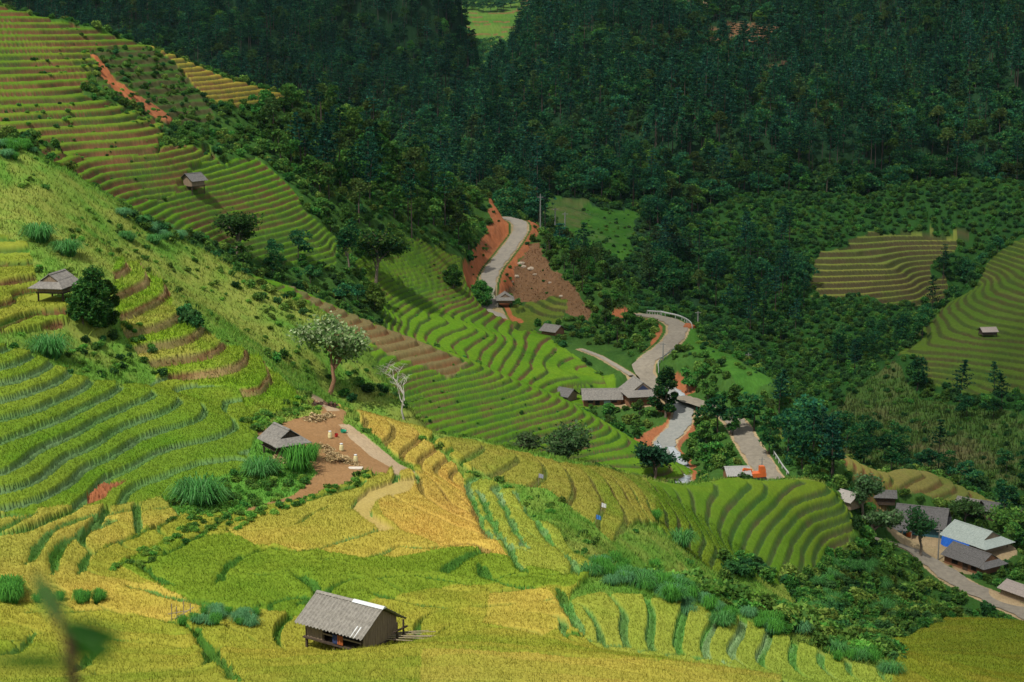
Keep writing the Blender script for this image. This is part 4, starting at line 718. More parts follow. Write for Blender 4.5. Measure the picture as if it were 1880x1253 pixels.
class PB:
    def __init__(s): s.v = []; s.f = []
    def hexa(s, p):                    # eight corners: bottom 4, top 4
        k = len(s.v); s.v += [tuple(q) for q in p]; s.f += [(k, k + 3, k + 2, k + 1), (k + 4, k + 5, k + 6, k + 7)] + [(k + i, k + (i + 1) % 4, k + 4 + (i + 1) % 4, k + 4 + i) for i in range(4)]; return s
    def box(s, x0, x1, y0, y1, z0, z1): return s.hexa([(x0, y0, z0), (x1, y0, z0), (x1, y1, z0), (x0, y1, z0), (x0, y0, z1), (x1, y0, z1), (x1, y1, z1), (x0, y1, z1)])
    def prism(s, poly, d):             # flat outline pushed by the vector d
        k = len(s.v); n = len(poly); s.v += [tuple(q) for q in poly] + [(q[0] + d[0], q[1] + d[1], q[2] + d[2]) for q in poly]; s.f += [tuple(range(k, k + n)), tuple(range(k + 2 * n - 1, k + n - 1, -1))] + [(k + i, k + n + i, k + n + (i + 1) % n, k + (i + 1) % n) for i in range(n)]; return s
    def tube(s, pts, rad, n=6):
        v, f = tube(pts, rad if hasattr(rad, '__len__') else [rad] * len(pts), n); k = len(s.v); m = len(pts); s.v += [tuple(q) for q in v]; s.f += [tuple(int(i) + k for i in q) for q in f] + [tuple(range(k + n - 1, k - 1, -1)), tuple(range(k + (m - 1) * n, k + m * n))]; return s
    def wavy(s, x0, x1, yr, zr, ye, ze, per, amp, th=.025, rows=2):   # corrugated sheets from the ridge line down to the eave
        n = max(6, int((x1 - x0) / per * 6)); xs = np.linspace(x0, x1, n + 1)
        for q in range(rows):
            a, b = q / rows - (.03 if q else 0), (q + 1) / rows; lift = .018 * (rows - 1 - q)
            for dz in (0, ):
                k = len(s.v)
                for t, lf in ((a, lift), (b, lift + .004)):
                    for z2 in (0, -th):
                        for x in xs: s.v.append((float(x), yr + (ye - yr) * t, zr + (ze - zr) * t + amp * math.cos(6.283 * (x - x0) / per) + lf + z2))
                m = n + 1; T0, B0, T1, B1 = k, k + m, k + 2 * m, k + 3 * m
                for i in range(n): s.f += [(T0 + i, T1 + i, T1 + i + 1, T0 + i + 1), (B0 + i, B0 + i + 1, B1 + i + 1, B1 + i), (T1 + i, B1 + i, B1 + i + 1, T1 + i + 1), (T0 + i, T0 + i + 1, B0 + i + 1, B0 + i)]
                s.f += [(T0, B0, B1, T1), (T0 + n, T1 + n, B1 + n, B0 + n)]
        return s
    def obj(s, name, m, parent, **kw):
        me = bpy.data.meshes.new(name); me.from_pydata(s.v, [], s.f); me.update(); return link(name, me, [m], parent, **kw)
def planks_y(pb, x, y0, y1, z0, ztop, t, w=.2, r=random.Random(4)):      # boards standing in a wall across the gable end; ztop(y) gives each board's height
    n = max(1, int(round((y1 - y0) / w))); 
    for i in range(n):
        a = y0 + (y1 - y0) * i / n + .008; b = y0 + (y1 - y0) * (i + 1) / n - .008; o = r.uniform(0, .012)
        pb.hexa([(x + o, a, z0), (x + t + o, a, z0), (x + t + o, b, z0), (x + o, b, z0), (x + o, a, ztop(a)), (x + t + o, a, ztop(a)), (x + t + o, b, ztop(b)), (x + o, b, ztop(b))])
    return pb
def planks_x(pb, y, x0, x1, z0, z1, t, w=.2, r=random.Random(4)):
    n = max(1, int(round((x1 - x0) / w)))
    for i in range(n):
        a = x0 + (x1 - x0) * i / n + .008; b = x0 + (x1 - x0) * (i + 1) / n - .008; o = r.uniform(0, .012); pb.box(a, b, y + o, y + t + o, z0, z1)
    return pb
def house(name, label, base, yaw, L, W, hw, rise, st=0.0, ov=.5, og=.4, skirt=0.0, roofm=GREYROOF, wallm=WOOD, basem=None, open_front=False, per=.26, amp=.035, posts=True, category='hut', capm=None, rows=2, doors=(), lowm=None, solid=True):
    root = link(name, None, label=label, category=category); root.location = base; root.rotation_euler = (0, 0, yaw)
    zt = st + hw; run = W / 2 + ov; k = rise / (W / 2); zr = zt + rise; ze = zt - ov * k; x0, x1 = -L / 2 - og, L / 2 + (og if not skirt else .12)
    for s in (-1, 1):
        PB().wavy(x0, x1, s * .03, zr + .07, s * run, ze + .07, per, amp, rows=rows).obj('roof_slope', roofm, root)
    cap = PB(); xm = x0 + (x1 - x0) * (.55 if capm else 1)
    cap.hexa([(x0 - .02, -.17, zr + .06), (xm, -.17, zr + .06), (xm, .17, zr + .06), (x0 - .02, .17, zr + .06), (x0 - .02, -.03, zr + .15), (xm, -.03, zr + .15), (xm, .03, zr + .15), (x0 - .02, .03, zr + .15)]).obj('ridge_cap', roofm, root)
    if capm: PB().hexa([(xm + .01, -.2, zr + .05), (x1 + .03, -.2, zr + .05), (x1 + .03, .2, zr + .05), (xm + .01, .2, zr + .05), (xm + .01, -.04, zr + .17), (x1 + .03, -.04, zr + .17), (x1 + .03, .04, zr + .17), (xm + .01, .04, zr + .17)]).obj('ridge_cap', capm, root, label='bright white ridge cap')
    if skirt:                           # a lower roof under the gable, its corners meeting the eaves
        yg = run * .56; zg = zr - (zr - ze) * .56; xe = x1 + skirt; d = (0, 0, -.05)
        P1 = [(x1, -yg, zg + .05), (xe, -run, ze + .05), (xe, run, ze + .05), (x1, yg, zg + .05)]
        n = 14; S_ = PB()
        for i in range(n):               # ribs of the sheet run down the skirt
            ta, tb = i / n, (i + 1) / n; f_ = lambda a, b, t: tuple(a[q] * (1 - t) + b[q] * t for q in range(3))
            S_.prism([f_(P1[0], P1[3], ta), f_(P1[1], P1[2], ta), f_(P1[1], P1[2], tb - .25 / n), f_(P1[0], P1[3], tb - .25 / n)], (0, 0, -.06)); S_.prism([f_(P1[0], P1[3], tb - .25 / n), f_(P1[1], P1[2], tb - .25 / n), f_(P1[1], P1[2], tb), f_(P1[0], P1[3], tb)], (0, 0, -.03))
        S_.obj('skirt_roof', roofm, root)
        for s in (-1, 1): PB().prism([(x1 + .005, s * yg, zg + .05), (x1 + .005, s * run, ze + .05), (xe, s * run, ze + .048)], (0, 0, -.05)).obj('roof_hip', roofm, root)
    top = lambda y: zt + rise * (1 - abs(y) / (W / 2)) - .03
    z0 = st if st else -.4
    if st: PB().box(-L / 2 - .1, L / 2 + .1, -W / 2 - .1, W / 2 + .1, st - .1, st).obj('floor', DWOOD, root)
    if posts:
        for x in ((-L / 2 + .06, L / 2 - .06) if L < 4 else (-L / 2 + .06, 0, L / 2 - .06)):
            for s in (-1, 1): PB().box(x - .07, x + .07, s * (W / 2 - .07) - .06, s * (W / 2 - .07) + .06, -.8, (st - .11) if st else -.02).obj('post', DWOOD, root) if st else None
    lo = lowm or wallm
    for s, nm in ((1, 'gable_wall'), (-1, 'gable_wall')):
        planks_y(PB(), s * (L / 2 - .03) - (.0 if s > 0 else .03), -W / 2 + .02, W / 2 - .02, z0, top, .04, .22).obj(nm, wallm, root)
    for s in (-1, 1):
        if s < 0 and open_front:
            planks_x(PB(), -W / 2 + .02, -L / 2 + .1, -L / 2 + L * .3, z0, zt, .04).obj('wall', wallm, root); PB().box(-L / 2 + L * .3 + .02, L / 2 - .12, -W / 2 + .6, -W / 2 + .63, z0 + .01, zt).obj('interior_shade_panel', DARK, root)  # dark panel put in for the shade inside the open front
            for x in (-L / 2 + L * .3 + .1, L * .1, L / 2 - .15): PB().box(x - .05, x + .05, -W / 2, -W / 2 + .1, z0 + .005, zt + .02).obj('upright', DWOOD, root)
            PB().box(-L / 2 + L * .32, L / 2 - .1, -W / 2 - .06, -W / 2 - .02, z0 + .42, z0 + .50).obj('rail', WOOD, root)
        else: planks_x(PB(), s * (W / 2 - .03), -L / 2 + .04, L / 2 - .04, z0, zt, .04, .25).obj('wall', lo if s < 0 else wallm, root)
    for (x, w_, h_, m_, nm) in doors: PB().box(x - w_ / 2, x + w_ / 2, -W / 2 - .07, -W / 2 - .035, z0 + (.02 if nm == 'door' else .9), z0 + (.02 if nm == 'door' else .9) + h_).obj(nm, m_, root)  # DARK panels carry the painted shade of doorways and windows
    return root
D = math.radians
fb = at2(645, 1188, 'fore')
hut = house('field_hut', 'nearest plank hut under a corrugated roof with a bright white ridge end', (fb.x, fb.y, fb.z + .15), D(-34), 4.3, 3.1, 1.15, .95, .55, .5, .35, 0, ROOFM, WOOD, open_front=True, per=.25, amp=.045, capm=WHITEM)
PB().prism([(1.55, -2.02, 1.42), (1.95, -2.02, 1.42), (1.95, -1.35, 1.845), (1.55, -1.35, 1.845)], (0, -.001, .03)).obj('roof_patch', WHITEM, hut, label='pale patch low on the roof')
Rm = Matrix.Rotation(D(-34), 4, 'Z')
for k in range(7):
    a = Rm @ Vector((1.7, .3 + k * .15, .60 + .04 * (k % 3))); b = a + Vector((2.9 + .3 * (k % 4) + (.4 if k < 3 else -.7), -.5 + .16 * k, -.02 + .05 * (k % 3)))
    o = PB().tube([(0, 0, 0), tuple((b - a) * .5 + Vector((0, 0, .02))), tuple(b - a)], [.035, .032, .025], 6).obj('bamboo_pole', BAMBOO, None, label='long bamboo pole sticking out from under the nearest hut', category='pole', group='bamboo poles under the nearest hut'); o.location = Vector((fb.x, fb.y, fb.z + .15)) + a
rk = link('drying_rack', None, label='dark wooden rack against the gable of the nearest hut', category='rack'); rk.location = (fb.x, fb.y, fb.z); rk.rotation_euler = (0, 0, D(-34))
for y in (.9, 1.5): PB().box(2.6, 2.68, y, y + .08, -.3, 1.75).obj('upright', DWOOD, rk)
for z in (.75, 1.2): PB().box(2.58, 2.7, .6, 1.9, z, z + .07).obj('rail', DWOOD, rk)
for nm, lb, dx, m_, sz in (('cloth', 'orange cloth hanging on the open side of the nearest hut', .35, mat('orange_cloth', (.45,.13,.04), (.35,.10,.03), 8), (.4, .55)), ('cloth', 'dark blue cloth hanging on the rail of the nearest hut', .0, mat('blue_cloth', (.03,.05,.14), (.05,.07,.18), 8), (.35, .5))):
    q = PB(); N_ = 7
    for i in range(N_): q.box(dx + sz[0] * i / N_, dx + sz[0] * (i + 1) / N_ - .004, -1.64 - .03 * (i % 2), -1.62 - .03 * (i % 2), .62, .62 + sz[1])
    o = q.obj(nm, m_, None, label=lb, category='cloth'); o.location = (fb.x, fb.y, fb.z + .15); o.rotation_euler = (0, 0, D(-34))
house('threshing_hut', 'open field hut with a dark roof beside the brown threshing floor', at2(520, 834, 'fore'), D(-56), 2.7, 2.5, .75, .85, .75, .42, .25, .75, GREYROOF, DWOOD, per=.2, amp=.03)
house('stilt_hut', 'stilted field hut with a silver eave beside the dark thicket', at2(106, 550, 'fore'), D(-101), 3.0, 2.7, .8, .9, .9, .45, .3, .9, GREYROOF, WOOD, per=.22, amp=.03)
house('stilt_hut', 'small dark roofed hut on the upper green terraces', at2(355, 349, 'middle'), D(-127), 3.0, 2.7, 1.15, .95, .8, .5, .45, 0, DARKROOF, WOOD)
house('stilt_hut', 'grey roofed stilt hut at the bottom of the cut road', at2(927, 563, 'middle'), D(-88), 3.4, 3.2, 1.0, 1.0, 1.0, .5, .3, 1.0, GREYROOF, WOOD)
house('field_shed', 'half hidden grey shed behind the crest of the middle terraces', at2(1015, 614, 'middle'), D(-38), 3.6, 3.2, 1.0, .9, 0, .5, .4, 0, GREYROOF, BRICK, category='shed')
house('stilt_hut', 'lone pale roofed hut on the far right terraces', at2(1813, 618, 'right'), D(8), 3.6, 2.6, .8, .7, .7, .4, .3, 0, PINKROOF, DWOOD)
fh = house('farmhouse', 'large farmhouse with a tall gable and skirt roof by the road', at2(1172, 738, 'middle'), D(-78), 5.6, 5.2, 2.2, 1.9, 0, .6, .4, 1.3, GREYROOF, WOOD, category='house', lowm=BRICK)
PB().prism([(2.83, -1.2, 2.75), (2.83, 1.2, 2.75), (2.83, 0, 3.75)], (.03, 0, 0)).obj('gable_panel', mat('dark_blue_panel', (.02,.03,.07), (.03,.04,.09), 5), fh)
PB().box(2.84, 2.92, -2.5, 2.5, -.5, .9).obj('lower_wall', BRICK, fh)
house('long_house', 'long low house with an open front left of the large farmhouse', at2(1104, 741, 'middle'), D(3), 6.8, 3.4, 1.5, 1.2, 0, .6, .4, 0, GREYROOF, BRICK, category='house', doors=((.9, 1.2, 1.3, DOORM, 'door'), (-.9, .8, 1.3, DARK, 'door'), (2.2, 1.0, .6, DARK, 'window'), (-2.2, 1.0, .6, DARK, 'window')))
house('outbuilding', 'small gabled outbuilding at the left end of the long house', at2(1040, 735, 'middle'), D(-40), 2.8, 2.7, 1.2, .9, 0, .5, .4, 0, DARKROOF, WOOD, category='shed')
house('outbuilding', 'small red tin lean-to between the long house and the farmhouse', at2(1140, 740, 'middle'), D(2), 1.4, 2.2, 1.5, .5, 0, .3, .2, 0, REDM, BRICK, category='shed')
house('roadside_shed', 'pale grey roofed shed beside the straight road', at2(1352, 880, 'middle'), D(6), 3.4, 3.2, 1.1, .8, 0, .4, .3, 0, mat('pale_grey_roof', (.29,.285,.27), (.22,.215,.205), 4, .8), BRICK, category='shed')
vb = house('farmhouse', 'biggest village house with a long dark roof and open porch', at2(1692, 976, 'middle'), D(-22), 7.6, 6.0, 2.1, 2.1, 0, .7, .5, 0, DARKROOF, WOOD, category='house', lowm=BLUEW)
PB().wavy(-4.3, -.6, -3.75, 1.62, -5.6, 1.0 + .35, .26, .035, rows=1).obj('porch_roof', DARKROOF, vb)
for x in (-3.9, -2.4, -.9): PB().box(x - .07, x + .07, -5.4, -5.26, -.6, 1.33).obj('porch_post', WOOD, vb)
PB().box(-4.2, -.7, -5.6, -3.1, -.8, -.02).obj('porch_floor', mat('packed_earth', (.30,.20,.13), (.24,.16,.10), 5), vb)
house('outbuilding', 'small ribbed dark shed between the biggest village house and the blue tarp', at2(1726, 972, 'middle'), D(-15), 3.0, 2.6, 1.3, .8, 0, .45, .3, 0, DARKROOF, DWOOD, category='shed')
vm = house('metal_house', 'village house with a pale metal roof', at2(1786, 1003, 'middle'), D(-56), 7.4, 5.8, 1.8, 1.5, 0, .75, .3, 1.7, METAL, WOOD, category='house', per=.5, amp=.03)
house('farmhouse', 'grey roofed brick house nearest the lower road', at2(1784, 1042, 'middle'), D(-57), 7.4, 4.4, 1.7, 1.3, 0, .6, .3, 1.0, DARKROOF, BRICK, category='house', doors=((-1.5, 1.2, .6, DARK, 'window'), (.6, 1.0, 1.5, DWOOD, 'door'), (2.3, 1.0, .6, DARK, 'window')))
house('roadside_shed', 'pinkish roofed shed above the lower road guard rail', at2(1872, 1096, 'middle'), D(-57), 4.4, 3.2, 1.2, .7, 0, .5, .3, 0, PINKROOF, WOOD, category='shed')
house('outbuilding', 'whitish roofed shed at the upper left end of the village', at2(1556, 925, 'middle'), D(-52), 3.8, 3.0, 1.0, .9, 0, .4, .3, 0, mat('whitish_roof', (.36,.33,.30), (.28,.26,.235), 4, .8), WOOD, category='shed')
house('outbuilding', 'low dark shed behind the tall leafy village tree', at2(1622, 930, 'middle'), D(-8), 3.6, 2.4, 1.1, .7, 0, .4, .3, 0, DARKROOF, DWOOD, category='shed')
house('outbuilding', 'dark shed half hidden in trees behind the metal roof', at2(1778, 940, 'middle'), D(-40), 3.6, 2.8, 1.4, .9, 0, .4, .3, 0, GREYROOF, DWOOD, category='shed')
house('outbuilding', 'dark shed farthest right behind the village trees', at2(1824, 950, 'middle'), D(-35), 4.2, 3.0, 1.5, 1.0, 0, .4, .3, 0, DARKROOF, DWOOD, category='shed')
# blue tarpaulin hung along the eave of the metal house
tb = at2(1786, 1003, 'middle'); q = PB(); n = 40; k = 0
for j in range(9):
    for i in range(n + 1):
        x = -3.3 + 5.6 * i / n; t = j / 8; q.v.append((x, -3.62 - .35 * t + .09 * math.sin(x * 4.1 + t * 2) * (.3 + t) + .04 * math.sin(x * 11 + t * 5), 1.5 - 1.7 * t))
for j in range(8):
    for i in range(n): q.f.append((j * (n + 1) + i, j * (n + 1) + i + 1, (j + 1) * (n + 1) + i + 1, (j + 1) * (n + 1) + i))
o = q.obj('tarpaulin', TARPM, None, label='bright blue tarpaulin hanging along the eave of the metal roofed house', category='tarp'); o.location = tb; o.rotation_euler = (0, 0, D(-56)); md = o.modifiers.new('thick', 'SOLIDIFY'); md.thickness = .02
# ------------------------------------------------------------------ road sheets
ASPH = mat('road_concrete', (.155,.137,.108), (.225,.198,.152), 1.2, .9, .1, .1, 7); TRACKM = mat('track_concrete', (.17,.18,.165), (.23,.23,.21), 1.5, .9, .1, .1, 6); UPM = mat('pale_road', (.20,.185,.155), (.27,.24,.19), .9, .9, .1, .1, 7)
def strip(name, pl, off0, off1, m, lift=.05, th=.0, par=None, **kw):
    d = np.gradient(pl[:, :2], axis=0); d /= np.linalg.norm(d, axis=1, keepdims=True); nrm = np.stack([d[:, 1], -d[:, 0]], 1); v = []; f = []; N_ = 7
    o0 = off0 if hasattr(off0, '__len__') else np.full(len(pl), off0); o1 = off1 if hasattr(off1, '__len__') else np.full(len(pl), off1)
    for i in range(len(pl)):
        for j in range(N_):
            o = o0[i] + (o1[i] - o0[i]) * j / (N_ - 1); v.append((pl[i, 0] + nrm[i, 0] * o, pl[i, 1] + nrm[i, 1] * o, pl[i, 2] + lift))
    for i in range(len(pl) - 1):
        for j in range(N_ - 1): f.append((i * N_ + j, i * N_ + j + 1, (i + 1) * N_ + j + 1, (i + 1) * N_ + j))
    return link(name, np_mesh(name, np.array(v), np.array(f)[:, ::-1]), [m], **kw)
for nm, m in (('upper_road', UPM), ('valley_road', ASPH), ('lower_track', TRACKM), ('footpath', UPM)):
    pl, w_ = ROADS[nm]; jit_ = lambda s: np.array([.18 * math.sin(i * .9 + s) + .12 * math.sin(i * 2.3 + s * 2) for i in range(len(pl))]) * (.35 if w_ < 2 else 1)
    strip(nm, pl, -w_ / 2 + jit_(1), w_ / 2 + jit_(4), m, kind='structure')
# plastic sheets weighted down along the new track
pl, w_ = ROADS['lower_track']; n = len(pl); SHEET = mat('wet_plastic_sheet', (.36,.385,.39), (.25,.28,.30), 3, .35, .5, .5)
def sheet(a, b, o0, o1, label):
    k0, k1 = int(a * n), int(b * n); p = pl[k0:k1]; q = len(p); wob = lambda s: np.array([.22 * math.sin(i * .7 + s) + .1 * math.sin(i * 1.9 + s) for i in range(q)]); o = strip('plastic_sheet', p, o0 + wob(1), o1 + wob(3), SHEET, .10, label=label, category='plastic sheet'); md = o.modifiers.new('thick', 'SOLIDIFY'); md.thickness = .02
sheet(.03, .12, -1.6, -.8, 'small white sheet at the top of the concrete track'); sheet(.46, .66, -1.9, -.3, 'white plastic sheet over the left half of the track bend'); sheet(.44, .64, .5, 1.9, 'narrow white plastic sheet along the right rim of the track bend'); sheet(.70, .97, -1.6, 1.2, 'longest white plastic sheet on the track behind the glossy dark tree')
# guard rails
RAILM = mat('galvanised_rail', (.42,.43,.41), (.32,.33,.31), 4, .5, .4)
def guard(nm, u0, u1, off, label):
    pl, w_ = ROADS[nm]; x = pl[:, 0] / pl[:, 1]; k0, k1 = int(u0 * len(pl)), int(u1 * len(pl)); p = pl[k0:k1]; d = np.gradient(p[:, :2], axis=0); d /= np.linalg.norm(d, axis=1, keepdims=True); q = p.copy(); q[:, 0] += d[:, 1] * off; q[:, 1] -= d[:, 0] * off
    root = link('guard_rail', None, label=label, category='guard rail'); root.location = q[0]; g = q - q[0]; v = []; f = []
    for i in range(len(g)):
        for (o, z) in ((0, .45), (.06, .52), (0, .6), (.06, .68), (0, .75)): v.append((g[i, 0] + d[i, 1] * o, g[i, 1] - d[i, 0] * o, g[i, 2] + z))
    for i in range(len(g) - 1):
        for j in range(4): f.append((i * 5 + j, i * 5 + j + 1, i * 5 + j + 6, i * 5 + j + 5))
    o = link('rail', np_mesh('rail', np.array(v), np.array(f)), [RAILM], root); md = o.modifiers.new('thick', 'SOLIDIFY'); md.thickness = .04
    for i in range(0, len(g), 2): PB().box(g[i, 0] - .06, g[i, 0] + .06, g[i, 1] - .06, g[i, 1] + .06, g[i, 2] - .5, g[i, 2] + .7).obj('post', RAILM, root)
VR = ROADS['valley_road'][0]
def frac_at(u, v): 
    p = np.array(at(u, v, 'middle')); return float(np.argmin(((VR - p) ** 2).sum(1))) / len(VR)
def side_of(u, v):
    p = np.array(at(u, v, 'middle')); i = int(np.argmin(((VR - p) ** 2).sum(1))); d = VR[min(i + 1, len(VR) - 1)] - VR[max(i - 1, 0)]; return 1 if (p[0] - VR[i, 0]) * d[1] - (p[1] - VR[i, 1]) * d[0] > 0 else -1
guard('valley_road', 0.0, frac_at(1244, 606), -2.9, 'curved steel guard rail around the outside of the upper bend')
guard('valley_road', frac_at(1215, 645), frac_at(1185, 690), -2.9, 'short guard rail behind the large farmhouse')
guard('valley_road', frac_at(1388, 838), frac_at(1424, 884), -2.9, 'guard rail on the outer side of the straight road')
guard('valley_road', frac_at(1838, 1106), .985, -2.9, 'guard rail under the pinkish roofed shed by the lower road')
# utility poles and wires
POLEM = mat('pole_concrete', (.22,.22,.20), (.16,.16,.15), 6, .9); WIREM = mat('wire', (.05,.05,.05)); TOPS = []
for u, v, layn, h, lb in ((992, 402, 'middle', 8.6, 'tallest grey utility pole with a crossarm at the head of the cut road'), (1019, 418, 'mountain', 6.5, 'left slim pole in the patchy clearing beyond the cut road'), (1037, 430, 'mountain', 7, 'right slim pole in the patchy clearing beyond the cut road'), (1217, 662, 'middle', 3.4, 'short dark post at the edge of the upper road bend'), (1281, 600, 'middle', 3.4, 'thin pole on the grassy shoulder beyond the upper bend'), (1373, 690, 'right', 6.0, 'thin pole in the valley beyond the grassy ridge'), (1398, 882, 'middle', 3.6, 'dark pole beside the orange machine'), (1722, 1030, 'middle', 5.2, 'grey pole in the village yard')):
    p = at2(u, v, layn); root = link('utility_pole', None, label=lb, category='pole'); root.location = p; s = p.length / 300
    PB().tube([(0, 0, -.6), (0, 0, h * .5), (0, 0, h)], [.14 * s, .12 * s, .09 * s], 8).obj('shaft', POLEM, root); PB().box(-.55 * s, .55 * s, -.05, .05, h * .9, h * .9 + .1 * s).obj('crossarm', POLEM, root); TOPS.append(p + Vector((0, 0, h * .9)))
def wire(a, b, sag, label, grp):
    pts = [tuple((a.lerp(b, t) + Vector((0, 0, -sag * 4 * t * (1 - t)))) - a) for t in np.linspace(0, 1, 13)]; o = PB().tube(pts, .02, 4).obj('power_line', WIREM, None, label=label, category='wire', group=grp); o.location = a
e1 = at2(1480, 520, 'right') + Vector((0, 0, 6))
for k in range(4): wire(TOPS[0] + Vector((-.5 + .3 * k, 0, .2 * (k % 2))), e1 + Vector((-.6 + .4 * k, 0, 1.2 * k)), 3.0, 'thin power line crossing the valley before the far forest', 'power lines across the valley')
# threshing floor: sacks, buckets, straw
SACK = mat('cream_sack', (.62,.55,.28), (.5,.45,.24), 7, .9); STRAWM = attr_mat('straw', .2); RNDM = np.random.default_rng(77)
def lathe(prof, n=12):
    q = PB(); 
    for (r_, z) in prof:
        for k in range(n): q.v.append((r_ * math.cos(6.283 * k / n), r_ * math.sin(6.283 * k / n), z))
    for i in range(len(prof) - 1):
        for k in range(n): a, b = i * n + k, i * n + (k + 1) % n; q.f.append((a, b, b + n, a + n))
    q.f.append(tuple(range(n - 1, -1, -1))); q.f.append(tuple(range((len(prof) - 1) * n, len(prof) * n))); return q
for u, v, lb in ((606, 806, 'upright cream sack at the upper end of the threshing floor'), (627, 829, 'upright cream sack in the middle of the threshing floor'), (653, 849, 'upright cream sack beside the straw at the lower end of the threshing floor')):
    o = link('sack', None, label=lb, category='sack'); o.location = at2(u, v, 'fore'); lathe([(.16, 0), (.2, .1), (.19, .35), (.17, .5), (.09, .56)]).obj('bag', SACK, o); lathe([(.10, .565), (.14, .62), (.13, .68), (.05, .70)]).obj('tied_top', WHITEM, o)
for nm, u, v, lb, c, rr, hh in (('bucket', 617, 803, 'small red bucket tipped on the threshing floor', (.45,.03,.03), .17, .28), ('basin', 630, 795, 'green basin beside the path strip of the threshing floor', (.02,.30,.17), .30, .22)):
    o = link(nm, None, label=lb, category=nm); o.location = at2(u, v, 'fore'); o.rotation_euler = (.25 if nm == 'bucket' else .1, .2, 0)
    lathe([(rr * .75, 0), (rr * .8, .01), (rr, hh), (rr * .94, hh), (rr * .74, .03), (rr * .3, .02)]).obj('shell', mat(nm + '_plastic', c, tuple(x * .8 for x in c), 5, .4, .4), o); PB().tube([(-rr, 0, hh), (-rr * .6, 0, hh + rr * .7), (rr * .6, 0, hh + rr * .7), (rr, 0, hh)], .015, 5).obj('handle', WIREM, o)
def straw(u, v, s, label, group=None, seed=0):
    r = np.random.default_rng(seed + 900); n = 420; d = r.normal(size=(n, 3)) * (.34, .34, .2); d[:, 2] = np.abs(d[:, 2]) * np.clip(1.2 - np.hypot(d[:, 0], d[:, 1]), .1, 1); v_, f_ = tris(d, .2, r, .6); o = link('straw_heap', np_mesh('straw_heap', v_, f_, leafcols(n, [(.42,.31,.16), (.34,.25,.12), (.50,.38,.21), (.26,.18,.09)], r)), [STRAWM], label=label, category='straw heap'); o.location = at2(u, v, 'fore'); o.scale = (s,) * 3
    if group: o['group'] = group
straw(574, 772, 1.2, 'straw heap at the upper left rim of the threshing floor', seed=1); straw(585, 770, 1.0, 'straw heap on the low bank behind the threshing hut', seed=2); straw(602, 765, .8, 'small round straw heap alone near the top of the threshing floor', seed=3); straw(515, 845, 1.1, 'straw heap under the eave of the threshing hut', seed=4); straw(527, 848, .9, 'straw lying at the front corner of the threshing hut', seed=5)
for k, (u, v) in enumerate(((590, 822), (597, 827), (601, 833), (606, 838), (613, 842), (620, 843), (628, 844), (634, 848), (641, 851), (648, 854), (607, 845), (616, 836))): straw(u + RNDM.normal(0, 2), v, RNDM.uniform(.6, .95), 'straw heap in the line across the threshing floor', 'line of straw heaps on the threshing floor', 10 + k)
o = PB().hexa([(-.6, -.35, 0), (.6, -.35, 0), (.65, .35, 0), (-.55, .35, 0), (-.6, -.35, .06), (.6, -.35, .06), (.65, .35, .06), (-.55, .35, .06)]).obj('mat', mat('pale_mat', (.55,.5,.42), (.45,.4,.33), 6), None, label='pale mat at the foot of the straw line', category='mat'); o.location = at2(652, 861, 'fore')
for u, v, lb in ((580, 746, 'dark bundle at the left end of the pale stubble strip'), (607, 747, 'dark brown bundle at the right end of the pale stubble strip')):
    r = np.random.default_rng(u); n = 260; d = r.normal(size=(n, 3)) * (.3, .25, .16); d[:, 2] = np.abs(d[:, 2]); v_, f_ = tris(d, .22, r, .4); o = link('straw_bundle', np_mesh('straw_bundle', v_, f_, leafcols(n, [(.07,.05,.04), (.11,.06,.045), (.16,.09,.06)], r)), [STRAWM], label=lb, category='bundle'); o.location = at2(u, v, 'fore')
# bamboo fence behind the nearest hut
p0 = at2(318, 1140, 'fore'); fn = link('bamboo_fence', None, label='broken bamboo fence at the edge of the golden field', category='fence'); fn.location = p0
for k, (x, h, t) in enumerate(((-.1, 1.0, .05), (.25, .8, -.06), (.6, 1.15, .03), (1.0, .9, .0))): PB().tube([(x, .1 * k, -.3), (x + t, .1 * k, h)], .03, 6).obj('post', BAMBOO, fn)
PB().tube([(.1, -.05, .08), (1.25, .1, .75)], .03, 6).obj('rail', BAMBOO, fn); PB().tube([(-.3, 0, .35), (.9, .2, .5)], .025, 6).obj('rail', BAMBOO, fn)
# stones left on the cleared slope
STONE = mat('pale_stone', (.30,.24,.17), (.40,.33,.25), 3, .9, .1, .4)
def rock(u, v, layn, s, label, group=None, m=None):
    r = np.random.default_rng(int(u * 7 + v)); bm = bmesh.new(); bmesh.ops.create_icosphere(bm, subdivisions=2, radius=1)
    for q in bm.verts: q.co = Vector((q.co.x * s, q.co.y * s * .8, q.co.z * s * .6)) * (1 + .25 * math.sin(q.co.x * 3.1 + u) * math.cos(q.co.y * 4.3 + v) + r.uniform(-.07, .07))
    me = bpy.data.meshes.new('boulder'); bm.to_mesh(me); bm.free(); o = link('boulder' if m is None else 'earth_lump', me, [m or STONE], label=label, category='boulder' if m is None else 'earth lump'); o.location = at2(u, v, layn)
    if group: o['group'] = group
for u, v, s in ((957, 486, 1.0), (975, 497, .9), (962, 492, .7), (982, 505, .5), (948, 510, .6), (1010, 520, .5), (1030, 545, .5), (940, 520, .4)): rock(u, v, 'middle', s, 'pale boulder on the cleared brown slope', 'boulders on the cleared slope')
rock(1265, 602, 'middle', 1.3, 'lump of red earth on the grassy shoulder beyond the upper bend', None, mat('red_earth_clod', (.26,.09,.04), (.20,.07,.03), 3, .95, .05, .4))
MATS['pale_stone'].node_tree.nodes['Principled BSDF']
